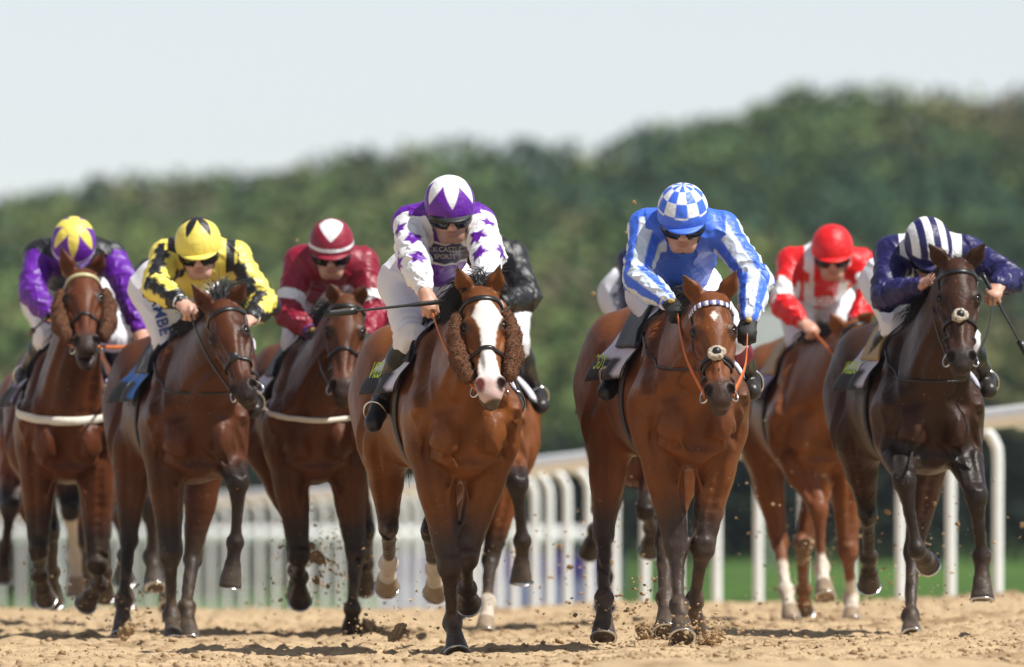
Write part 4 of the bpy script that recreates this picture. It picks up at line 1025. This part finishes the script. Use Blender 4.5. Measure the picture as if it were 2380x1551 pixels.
    fold[am] = .013 * (rd - .4) * (.45 + .75 * np.exp(-((uu[am] - 1.0) / .3) ** 2) + .4 * np.exp(-((uu[am] - 1.75) / .25) ** 2))
    fold += .004 * noise3(v, 8, 21) + .010 * ((1 - np.abs(noise3(v * [1, .5, 1.2], 13, 22))) ** 5 - .3) * (part == 0)
    tv = v - hip; info = dict(part=part, u=uu, ph=ph, x=tv @ latr, t=(v - hip) @ spine / np.linalg.norm(ms - hip), n=(v - ms) @ up, v=v, xs=(v - ms) @ sv, z=v[:, 2] - ms[2])
    cc = J['silk'](info)
    v = v + nv * fold[:, None]
    sk = obj('silks', v, f, M['silk'], root, cc)
    if 'chest' in J:
        for (txt, dx, dz, sz, colr) in J['chest']:
            o0 = ms + V(dx, -.45, dz); lettering(txt, o0, V(1, 0, 0), V(0, 0, 1), sz, colr, sk, proj=lambda q: F.cast(q, V(0, 1, 0), .011, 60, .6))
    for s in 'LR':                                      # cuff bands
        d = nrm(Wr[s] - E[s]); mb = MB(); mb.ring(Wr[s] - d * (J.get('cuff', .01) - .006), d, .036, .007, 16, 6); mb.build('cuff', mat('cuff_cloth', J.get('cuffcol', (.6, .6, .6)), rough=.6), sk)
    if J.get('glove'):
        for s, sd in (('L', -1), ('R', 1)):
            G = Field(Wr[s] - .16, Wr[s] + .16, .004); hand(G, Wr[s], Hn[s], np.asarray(J.get('palm', V(0, .75, -.65))), -sd, e=.003); gv, gf = G.mesh(1); go = obj('glove', gv, gf, M['glove'], root)
            mb = MB(); mb.ball(Wr[s] + Hn[s] * .03 + V(0, -.03, .018), V(.016, .01, .012), 10, 6); mb.build('glove_badge', mat('gold_badge', (.5, .36, .12), rough=.4), go)
    # ---- breeches
    G = Field(lo, hi, max(h, .006))
    G.cone(hip - spine * .03, hip + (ms - hip) * .32, .145, .122, .05, flat=up, q=1.2)
    for s, sd in (('L', -1), ('R', 1)):
        G.cone(hip + latr * sd * .07, Hp[s], .12, .115, .05); G.cone(Hp[s], Kn[s], .112, .074, .05); G.cone(Kn[s], Kn[s] + (An[s] - Kn[s]) * .16, .072, .062, .03)
    v, f = G.mesh(2); nv = G.grad(v); fo = .005 * noise3(v, 10, 31) + .008 * ((1 - np.abs(noise3(v * [1, .6, 1.3], 13, 32))) ** 6 - .25)
    for s in 'LR':
        dk = np.linalg.norm(v - Kn[s], axis=1); t_ = (v - Kn[s]) @ nrm(Kn[s] - Hp[s]); fo = fo + .005 * np.sin(t_ * 110 + noise3(v, 14, 6) * 2) * np.exp(-(dk / .13) ** 2)
    bo = obj('breeches', v + nv * fo[:, None], f, M['breech'], root, np.tile(np.array(J.get('breech', (.74, .73, .78))), (len(v), 1)))
    if 'leg_text' in J:
        for (txt, s, al, sz, colr, ddx) in J['leg_text']:
            p = Hp[s] + (Kn[s] - Hp[s]) * al + V(ddx, -.4, 0); ex = nrm((Kn[s] - Hp[s]) * V(1, 0, 1)); ey = V(-ex[2], 0, ex[0])
            lettering(txt, p, ex, ey, sz, colr, bo, proj=lambda q: G.cast(q, V(0, 1, 0), .009, 60, .6))
    # ---- boots
    for s, sd in (('L', -1), ('R', 1)):
        pl = [Kn[s] + (An[s] - Kn[s]) * .10, Kn[s] + (An[s] - Kn[s]) * .4, An[s]]; ft = nrm(To[s] - An[s]); G = Field(np.min(pl + [To[s]], 0) - .13, np.max(pl + [To[s]], 0) + .13, .006)
        G.poly(pl, [.064, .064, .043], .02); heel = An[s] - ft * .03 + nrm(An[s] - Kn[s]) * .035
        G.cone(An[s], heel, .042, .034, .02); G.cone(An[s], To[s], .044, .036, .02); G.cone(An[s] + ft * .05, To[s], .040, .038, .02)
        v, f = G.mesh(1); nv = G.grad(v); v = v + nv * (.004 * noise3(v, 30, 41))[:, None]
        t_ = (v - Kn[s]) @ (An[s] - Kn[s]) / np.dot(An[s] - Kn[s], An[s] - Kn[s]); c = np.tile(np.array((.013, .013, .016)), (len(v), 1))
        tc = J.get('boottop', (.012, .012, .014)); m = sstep(.42, .40, t_)[:, None]; c = c * (1 - m) + np.array(tc) * m
        m2 = (sstep(.40, .42, t_) * sstep(.84, .82, t_))[:, None] * J.get('brownleg', .6); c = c * (1 - m2) + np.array((.035, .026, .020)) * m2
        bt = obj('boot', v, f, M['boot'], root, c)
        mb = MB(); u0 = nrm(np.cross(ft, V(0, 0, 1))); u1 = np.cross(u0, ft); ce = To[s] * .55 + An[s] * .45 + nrm(An[s] - Kn[s]) * .02
        a_ = np.linspace(-2.35, 2.35, 19); ar = [ce + u0 * math.sin(x) * .050 + u1 * (.015 + math.cos(x) * (.068 if abs(x) < 1.6 else .050)) for x in a_]; ar = ar + [ar[0]]
        mb.tube(np.array(ar), .007, 6)
        st = mb.build('stirrup', M['steel'], D['root'])
        mb = MB(); mb.ribbon(bez([ar[9], An[s] + (Kn[s] - An[s]) * .5 - latr * sd * .055, Kn[s] - latr * sd * .06 + V(0, 0, -.02)], 8), D['back'], D['lat'] * sd, .022, .004); mb.build('stirrup_leather', M['leather'], D['root'])
    # ---- cap, peak, goggles
    cp = J['capf']; nu, nvv = 168, 84; AA = [(.25, .25), (-.25, .25), (.25, -.25), (-.25, -.25)]
    def cq(p, th):
        o = np.zeros(3)
        for a_, b_ in AA:
            p_, t_ = p + a_ * 2 * math.pi / nu * 1.6, max(0, th + b_ * math.pi * .56 / nvv * 1.6); p_ = (p_ + math.pi) % (2 * math.pi) - math.pi
            o += np.array(cp(p_, t_, math.sin(t_) * math.sin(p_), math.sin(t_) * math.cos(p_), math.cos(t_)))
        return o / 4
    vs, cs = [], []
    for i in range(nvv + 1):
        th = (math.pi * .56) * i / nvv
        for j in range(nu):
            p = 2 * math.pi * j / nu
            x, y, z = math.sin(th) * math.sin(p), math.sin(th) * math.cos(p), math.cos(th)
            wr = 1 + .006 * math.sin(p * 6 + th * 4) * math.sin(th) + .006 * math.cos(p * 6) * math.sin(th) ** 2
            vs.append(Hd(x * .0975 * wr, y * .116 * wr - .004, z * .107 * wr + .022 - .020 * y * math.sin(th))); cs.append(cq(p, th))
    fs = [(i * nu + j, i * nu + (j + 1) % nu, (i + 1) * nu + (j + 1) % nu, (i + 1) * nu + j)[::-1] for i in range(nvv) for j in range(nu)]
    cap = obj('helmet', vs, fs, M['silk'], root, np.array(cs)); so = cap.modifiers.new('thick', 'SOLIDIFY'); so.thickness = .008
    mb = MB(); mb.ball(Hd(0, -.004, .130), .009, 10, 6); mb.build('button', mat('cap_button', cp(0, .02, 0, .02, 1), rough=.5), cap)
    vs = []; na, nr = 29, 5
    for i in range(nr):
        for j in range(na):
            p = math.radians(-68 + 136 * j / (na - 1)); q = i / (nr - 1); ex = .040 * q * math.cos(p * 1.25)
            vs.append(Hd(math.sin(p) * (.0965 + ex * .5), math.cos(p) * (.114 + ex) - .004, .006 - .012 * math.cos(p) - .016 * q * math.cos(p)))
    fs = [(i * na + j, i * na + j + 1, (i + 1) * na + j + 1, (i + 1) * na + j) for i in range(nr - 1) for j in range(na - 1)]
    pk = obj('peak', vs, fs, mat('peak_cloth', J.get('peak', (.012, .012, .014)), rough=.5), cap); so = pk.modifiers.new('thick', 'SOLIDIFY'); so.thickness = .006
    # black forehead guard under the peak
    vs = []; nr = 4
    for i in range(nr):
        for j in range(na):
            p = math.radians(-80 + 160 * j / (na - 1)); q = i / (nr - 1)
            vs.append(Hd(math.sin(p) * (.089 - .005 * q), math.cos(p) * (.104 - .005 * q), .004 - .020 * q - .006 * math.cos(p)))
    gd = obj('forehead_guard', vs, fs[:(nr - 1) * (na - 1)], M['leather'], cap)
    if 'peaktext' in J:
        lettering(J['peaktext'], Hd(0, .118, -.020), rt, uh, .020, (.6, .6, .6), gd)
    if J.get('badge'):
        mb = MB(); mb.ring(Hd(.02, .114, -.016), fr, .012, .0022, 16, 6); mb.build('badge', M['steel'], gd)
    vs = []; na, nr = 31, 9
    for i in range(nr):
        for j in range(na):
            p = math.radians(-72 + 144 * j / (na - 1)); q = i / (nr - 1) * 2 - 1; hh = .031 * (1 - .45 * math.exp(-(p / .13) ** 2) * (q < 0)) * (1 - .35 * (abs(p) / 1.26) ** 3)
            bul = .010 * (1 - q * q)
            vs.append(Hd(math.sin(p) * (.086 + bul * .6), math.cos(p) * (.098 + bul) - .004, -.033 + q * hh))
    fs = [(i * na + j, i * na + j + 1, (i + 1) * na + j + 1, (i + 1) * na + j) for i in range(nr - 1) for j in range(na - 1)]
    gg = obj('goggles', vs, fs, M['lens'], root); so = gg.modifiers.new('thick', 'SOLIDIFY'); so.thickness = .004
    for sd in (-1, 1):
        mb = MB(); st = [Hd(sd * .080, .03, -.02), Hd(sd * .086, -.02, -.005), Hd(sd * .09, -.06, .01)]; mb.ribbon(bez(st, 4), uh, rt * sd, .022, .003); mb.build('strap', M['leather'], gg)
    mb = MB()
    for sd in (-1, 1):
        st = [Hd(sd * .084, .012, -.005), Hd(sd * .078, .022, -.05), Hd(sd * .052, .045, -.105), Hd(0, .060, -.136)]; mb.ribbon(bez(st, 5), fr, rt * sd, .013, .003)
    mb.build('chin_strap', M['leather'], cap)
    # hair at the nape and temples
    mb = MB(); rr = np.random.default_rng(4)
    for i in range(120):
        an = rr.uniform(-1.9, 1.9); p = Hd(math.sin(an) * (.072 + .006 * rr.uniform()), -math.cos(an) * .088, rr.uniform(-.03, -.005)); mb.tube([p, p + uh * -.016 + fr * .003, p - uh * .03], [.0016, .0014, .0006], 3, cap=False)
    mb.build('hair', mat('hair', J.get('hair', (.03, .02, .015)), rough=.6), root)
    # reins from the hands to the bit, held in front of the saddle
    for s, sd in (('L', -1), ('R', 1)):
        hp = Wr[s] + Hn[s] * .085; b = D['bit'][sd]
        mid = (hp + b) / 2 + V(sd * .02, .0, -.015); rm = J.get('rein', 'leather'); mb = MB(); pts_ = bez([hp, mid, b], 10)
        mb.ribbon(pts_, V(0, .3, 1), V(sd, -.4, 0), J.get('reinw', .020), .004); mb.build('rein', M[rm], D['root'])
    return dict(Wr=Wr, Hn=Hn, Hd=Hd, S=S, E=E, root=root, ms=ms)

def whip(label, p0, p1, r0=.011, flap=True):
    d = p1 - p0; root = empty('whip', p0); tag(root, label, 'whip', 'jockeys\' whips')
    mb = MB(); t = np.linspace(0, .82, 14)
    mb.tube([p0 + d * x for x in t], np.interp(t, [0, .06, .28, .30, .82], [r0 * 1.25, r0, r0, r0 * .62, r0 * .45]), 8); mb.build('shaft', M['leather'], root)
    mb = MB(); u = nrm(np.cross(d, V(0, 1, 0))); mb.ribbon([p0 + d * x for x in np.linspace(.74, 1, 6)], u, V(0, -1, .2), .032, .010); mb.build('padded_flap', M['leather'], root)
    mb = MB(); mb.ring(p0 + d * .74, nrm(d), r0 * .9, .003, 10, 6); mb.build('collar', M['leather'], root)
    return root

# colours of the silks -----------------------------------------------------------------
PURPLE, WHITE, BLACK = (.115, .010, .30), (.80, .80, .82), (.013, .013, .016)
YELLOW, MAROON, BLUE = (.82, .68, .12), (.24, .006, .026), (.050, .15, .74)
NAVY, RED = (.014, .012, .085), (.72, .010, .014)
def fill(i, c): return np.tile(np.array(c), (len(i['v']), 1))
def put(C, m, c): C[m] = np.array(c)
def soft(C, m, val, w, c):                 # colour c where val > 0, edge softened over w
    k = (np.clip(val / w * .5 + .5, 0, 1) * m)[:, None]; C[:] = C * (1 - k) + np.array(c) * k
def star(du, dv, r, a0=0.):                # inside a five pointed star
    R_ = np.hypot(du, dv); A_ = (np.arctan2(dv, du) + a0) % (2 * math.pi / 5); A_ = np.minimum(A_, 2 * math.pi / 5 - A_)
    return r * .50 - (R_ * np.cos(A_) * .52 + R_ * np.sin(A_) * .95)
def silk_D(i):
    C = fill(i, PURPLE); arm = i['part'] > 0; put(C, arm & (i['u'] > .10), WHITE)
    for (u, p, r) in ((.42, .9, .034), (.78, -.1, .042), (1.12, 1.3, .036), (1.28, -.35, .044), (.65, 2.5, .036), (.85, -1.9, .036), (1.5, 2.4, .034)):
        for pt in (1, 2):
            pp = p if pt == 1 else -p + .3; m = (i['part'] == pt); du = (i['u'] - u) * .27; dv = ((i['ph'] - pp + math.pi) % (2 * math.pi) - math.pi) * .066
            soft(C, m, star(du, dv, r * 1.25, .3 + u), .005, PURPLE)
    z = i['z'] + .145 - np.abs(i['xs'] - .0) * .28; fr = (i['part'] == 0) & (i['n'] < .02)
    put(C, fr & (np.abs(z) < .046), (.02, .015, .06)); put(C, fr & (np.abs(np.abs(z) - .046) < .0045), (.55, .55, .55))
    return C
def silk_B(i):
    C = fill(i, YELLOW); arm = i['part'] > 0
    soft(C, arm & (i['u'] > .05), np.sin(i['ph'] * 3.0 + .5 + .30 * np.sign(np.sin(i['u'] * 22))) - .1, .25, BLACK)
    put(C, (i['part'] == 0) & (np.abs(np.abs(i['xs']) - .145) < .022) & (i['n'] > -.09), BLACK); put(C, arm & (i['u'] > 1.72), BLACK); return C
def silk_C(i):
    C = fill(i, MAROON); arm = i['part'] > 0; put(C, arm & (np.abs(i['u'] - .72) < .10), WHITE)
    put(C, (i['part'] == 0) & (i['n'] < .0) & (np.abs(i['xs'] + .03) + np.abs(i['z'] + .21) * .8 < .06), WHITE); return C
def silk_A(i):
    C = fill(i, BLACK); put(C, (i['part'] > 0) & (i['u'] > .14), PURPLE); return C
def silk_F(i):
    C = fill(i, BLUE); arm = i['part'] > 0; soft(C, arm & (i['u'] > .02), np.sin(i['ph'] * 4.0 + 1.1) + .05, .28, (.66, .74, .86)); return C
def silk_H(i):
    C = fill(i, RED); arm = i['part'] > 0
    fr = (i['part'] == 0)
    put(C, fr & (np.abs(np.abs(i['xs']) - .098 + .25 * np.clip(-i['z'] - .05, 0, .3) * .3) < .026), WHITE); put(C, fr & (np.abs(i['z'] + .20 - .1 * np.abs(i['xs'])) < .022) & (i['n'] < -.03) & (np.abs(i['xs']) < .11), WHITE)
    put(C, arm & (np.abs(i['u'] - .80) < .20 + .10 * np.sign(np.sin(i['ph'] * 4)) * np.abs(np.sin(i['ph'] * 2))), WHITE); return C
def silk_I(i):
    C = fill(i, NAVY); put(C, (i['part'] == 0) & (np.abs(np.abs(i['xs']) - .115) < .035), WHITE); return C
def silk_E(i):
    C = fill(i, BLACK); put(C, (i['part'] == 0) & (np.abs(np.sin(i['xs'] * 22)) > .8), (.75, .42, .50)); put(C, (i['part'] == 0) & (i['n'] < -.1), (.5, .06, .16)); return C
def silk_G(i): return fill(i, (.012, .010, .06))
def silk_J(i): return fill(i, (.015, .016, .022))
def silk_K(i): return fill(i, (.03, .05, .12))
def tri(p, n, off=0.):                      # zigzag 0..1 round the cap
    q = ((p - off) / (2 * math.pi / n)) % 1; return 1 - abs(2 * q - 1)
def cap_D(p, th, x, y, z): return WHITE if th < .62 + .78 * tri(p, 6, -math.pi / 6) else PURPLE
def cap_B(p, th, x, y, z): return BLACK if th < .22 + .85 * tri(p, 5, -.1) else YELLOW
def cap_C(p, th, x, y, z): return WHITE if (abs(p) * math.sin(th) * .9 + abs(th - .55) < .62 and abs(p) < 1.6) or (1.42 < th < 1.56) else MAROON
def cap_A(p, th, x, y, z): return (.6, .5, .66) if th > 1.52 else (YELLOW if th < .45 + .92 * tri(p, 6, -math.pi / 6) else PURPLE)
def cap_F(p, th, x, y, z): return BLUE if th > 1.38 or ((int((p + 7) / (2 * math.pi / 12)) + int(th / .44)) % 2) else (.78, .80, .84)
def cap_H(p, th, x, y, z): return RED
def cap_I(p, th, x, y, z): return WHITE if math.sin(x * 10.5 + .9) > 0 and th < 1.45 else NAVY
def cap_E(p, th, x, y, z): return BLACK
def cap_G(p, th, x, y, z): return NAVY

JOCKEYS = {}
JOCKEYS['D'] = dict(cap=(1045, 466), tilt=15, yaw=6, roll=-2, hs=1.10, SL=(960, 520), SR=(1108, 520), EL=(958, 602), ER=(1134, 592), WL=(988, 680), WR=(1128, 665), HL=(1010, 745), HR=(1118, 720), hip=(990, 640),
    KL=(958, 782), KR=(1135, 790), AL=(888, 930), AR=(1190, 925), TL=(868, 985), silk=silk_D, capf=cap_D, cuffcol=(.78, .78, .8), cuff=.03, badge=True, stubble=.55, boottop=(.006, .006, .008), brownleg=1.0,
    chest=[('CK CASTLE', -.0, -.128, .030, (.36, .36, .38)), ('SPORTS', .0, -.158, .028, (.36, .36, .38))], rein='tan',
    label='jockey in purple silks with starred white sleeves and zigzag cap, holding a whip')
JOCKEYS['F'] = dict(cap=(1587, 486), tilt=20, hs=1.10, SL=(1508, 532), SR=(1676, 535), EL=(1480, 646), ER=(1755, 650), WL=(1553, 702), WR=(1742, 742), HL=(1578, 728), HR=(1734, 790), hip=(1570, 662),
    KL=(1542, 765), KR=(1700, 785), AL=(1446, 850), AR=(1742, 880), TL=(1410, 912), silk=silk_F, capf=cap_F, peak=BLUE, glove=True, boottop=(.17, .006, .03), cuffcol=(.7, .62, .5), rein='tan', reinw=.034,
    label='jockey in blue silks with white striped sleeves and a blue and white checked cap')
JOCKEYS['B'] = dict(cap=(460, 558), tilt=14, hs=1.10, roll=-3, SL=(392, 598), SR=(545, 600), EL=(362, 668), ER=(612, 705), WL=(420, 704), WR=(585, 740), HL=(444, 724), HR=(565, 750), hip=(405, 655),
    KL=(392, 795), KR=(555, 805), AL=(325, 900), AR=(588, 925), silk=silk_B, capf=cap_B, peak=YELLOW, peaktext='LAS', stubble=0., skin=(.60, .34, .26), cuffcol=(.8, .8, .8), boottop=(.010, .012, .05), leg_text=[('LAMBE', 'L', .45, .085, (.03, .06, .25), -.03)],
    label='jockey in yellow silks with black zigzag sleeves and a yellow and black cap')
JOCKEYS['C'] = dict(cap=(770, 560), tilt=14, hs=1.10, SL=(700, 612), SR=(842, 614), EL=(668, 728), ER=(870, 730), WL=(722, 772), WR=(852, 778), HL=(742, 786), HR=(836, 790), hip=(752, 690),
    KL=(690, 795), KR=(868, 800), AL=(672, 890), AR=(880, 895), silk=silk_C, capf=cap_C, peak=MAROON, glove=True, boottop=(.012, .02, .085), cuffcol=(.05, .05, .3),
    label='jockey in maroon silks with white armbands and a white diamond on his cap')
JOCKEYS['A'] = dict(cap=(171, 562), tilt=42, roll=2, hs=1.10, SL=(98, 598), SR=(255, 600), EL=(72, 678), ER=(300, 678), WL=(115, 735), WR=(325, 768), HL=(140, 742), HR=(340, 800), hip=(165, 655),
    KL=(115, 785), KR=(262, 785), AL=(62, 865), AR=(286, 872), silk=silk_A, capf=cap_A, peak=PURPLE, cuffcol=(.2, .02, .45), boottop=(.012, .012, .014), brownleg=0., rein='tan',
    label='jockey in purple sleeves and a purple cap with a yellow star, head held low')
JOCKEYS['H'] = dict(cap=(1934, 570), tilt=12, hs=1.08, SL=(1845, 612), SR=(1998, 614), EL=(1818, 708), ER=(2024, 690), WL=(1862, 748), WR=(1985, 752), HL=(1900, 778), HR=(1960, 780), hip=(1895, 690), res=.006,
    KL=(1860, 790), KR=(1985, 795), AL=(1800, 885), AR=(2000, 890), silk=silk_H, capf=cap_H, peak=RED, cuffcol=(.3, .02, .02), chest=[('CEES', .0, -.215, .05, (.7, .02, .02))], rein='tan',
    label='jockey in red silks with white epaulettes and a plain red cap')
JOCKEYS['I'] = dict(cap=(2158, 564), tilt=32, roll=-8, yaw=12, hs=1.10, SL=(2078, 592), SR=(2245, 590), EL=(2056, 690), ER=(2345, 648), WL=(2140, 664), WR=(2322, 662), HL=(2170, 645), HR=(2306, 690), hip=(2105, 640),
    KL=(2085, 758), KR=(2240, 790), AL=(2022, 855), AR=(2290, 880), silk=silk_I, capf=cap_I, peak=NAVY, cuffcol=NAVY, boottop=(.008, .008, .010), leg_text=[('AUS', 'L', .3, .08, (.1, .14, .4), -.03)],
    label='jockey in navy silks and a navy and white striped cap, crouching low with a whip')
JOCKEYS['E'] = dict(cap=(1105, 560), tilt=40, SL=(1050, 600), SR=(1188, 600), EL=(1040, 690), ER=(1224, 690), WL=(1100, 712), WR=(1168, 704), HL=(1125, 720), HR=(1145, 715), hip=(1138, 690), res=.007, hs=.9,
    KL=(1085, 790), KR=(1196, 795), AL=(1050, 890), AR=(1238, 905), TR=(1258, 945), silk=silk_E, capf=cap_E, label='jockey in black and pink silks behind the leading rider')
JOCKEYS['G'] = dict(cap=(1540, 590), tilt=45, SL=(1474, 612), SR=(1595, 620), EL=(1470, 706), ER=(1620, 700), WL=(1512, 740), WR=(1600, 740), HL=(1530, 750), HR=(1590, 750), hip=(1488, 672), res=.007, hs=.9,
    KL=(1480, 770), KR=(1560, 780), AL=(1425, 840), AR=(1580, 880), silk=silk_G, capf=cap_G, leg_text=[('ROCS', 'L', .30, .055, (.1, .1, .2), -.06)], label='jockey in dark navy silks almost hidden behind the blue and white rider')
JOCKEYS['J'] = dict(cap=(428, 600), tilt=45, SL=(355, 635), SR=(480, 640), EL=(356, 700), ER=(480, 700), WL=(385, 745), WR=(440, 745), HL=(395, 752), HR=(430, 752), hip=(318, 682), res=.007, hs=.85,
    KL=(285, 770), KR=(352, 790), AL=(282, 860), AR=(392, 870), silk=silk_J, capf=cap_E, label='jockey in white breeches hidden behind the purple and the yellow riders')
JOCKEYS['K'] = dict(cap=(160, 615), tilt=45, SL=(115, 640), SR=(215, 640), EL=(112, 700), ER=(222, 700), WL=(145, 745), WR=(190, 745), HL=(150, 752), HR=(185, 752), hip=(140, 690), res=.008, hs=.85,
    KL=(115, 775), KR=(215, 780), AL=(110, 860), AR=(220, 860), silk=silk_K, capf=cap_G, label='jockey hidden behind the purple rider at the left edge')
# ------------------------------------------------------------------ the field of runners
RJ = {}
for key in 'DFBCAIHEGJK':
    DD = build_horse(HORSES[key]); RJ[key] = build_jockey(key, JOCKEYS[key], DD); DD['F'] = None
hp = RJ['D']['Wr']['L'] + RJ['D']['Hn']['L'] * .085
whip('long black whip held out sideways by the purple and white rider', W(1040, 700, hp[1] - .03), W(755, 731, hp[1] - .15))
hp = RJ['I']['Wr']['R'] + RJ['I']['Hn']['R'] * .085
whip('black whip pointing down in the hand of the navy striped rider', W(2282, 636, hp[1] + .02), W(2400, 848, hp[1] - .06))
hp = RJ['A']['Wr']['L'] + RJ['A']['Hn']['L'] * .085
whip('short black whip in the hand of the purple and yellow capped rider', W(112, 735, hp[1]), W(66, 778, hp[1] + .30))
hp = RJ['B']['Wr']['L'] + RJ['B']['Hn']['L'] * .085
whip('black whip in the hand of the yellow and black rider', W(446, 728, hp[1] - .02), W(385, 698, hp[1] + .30))
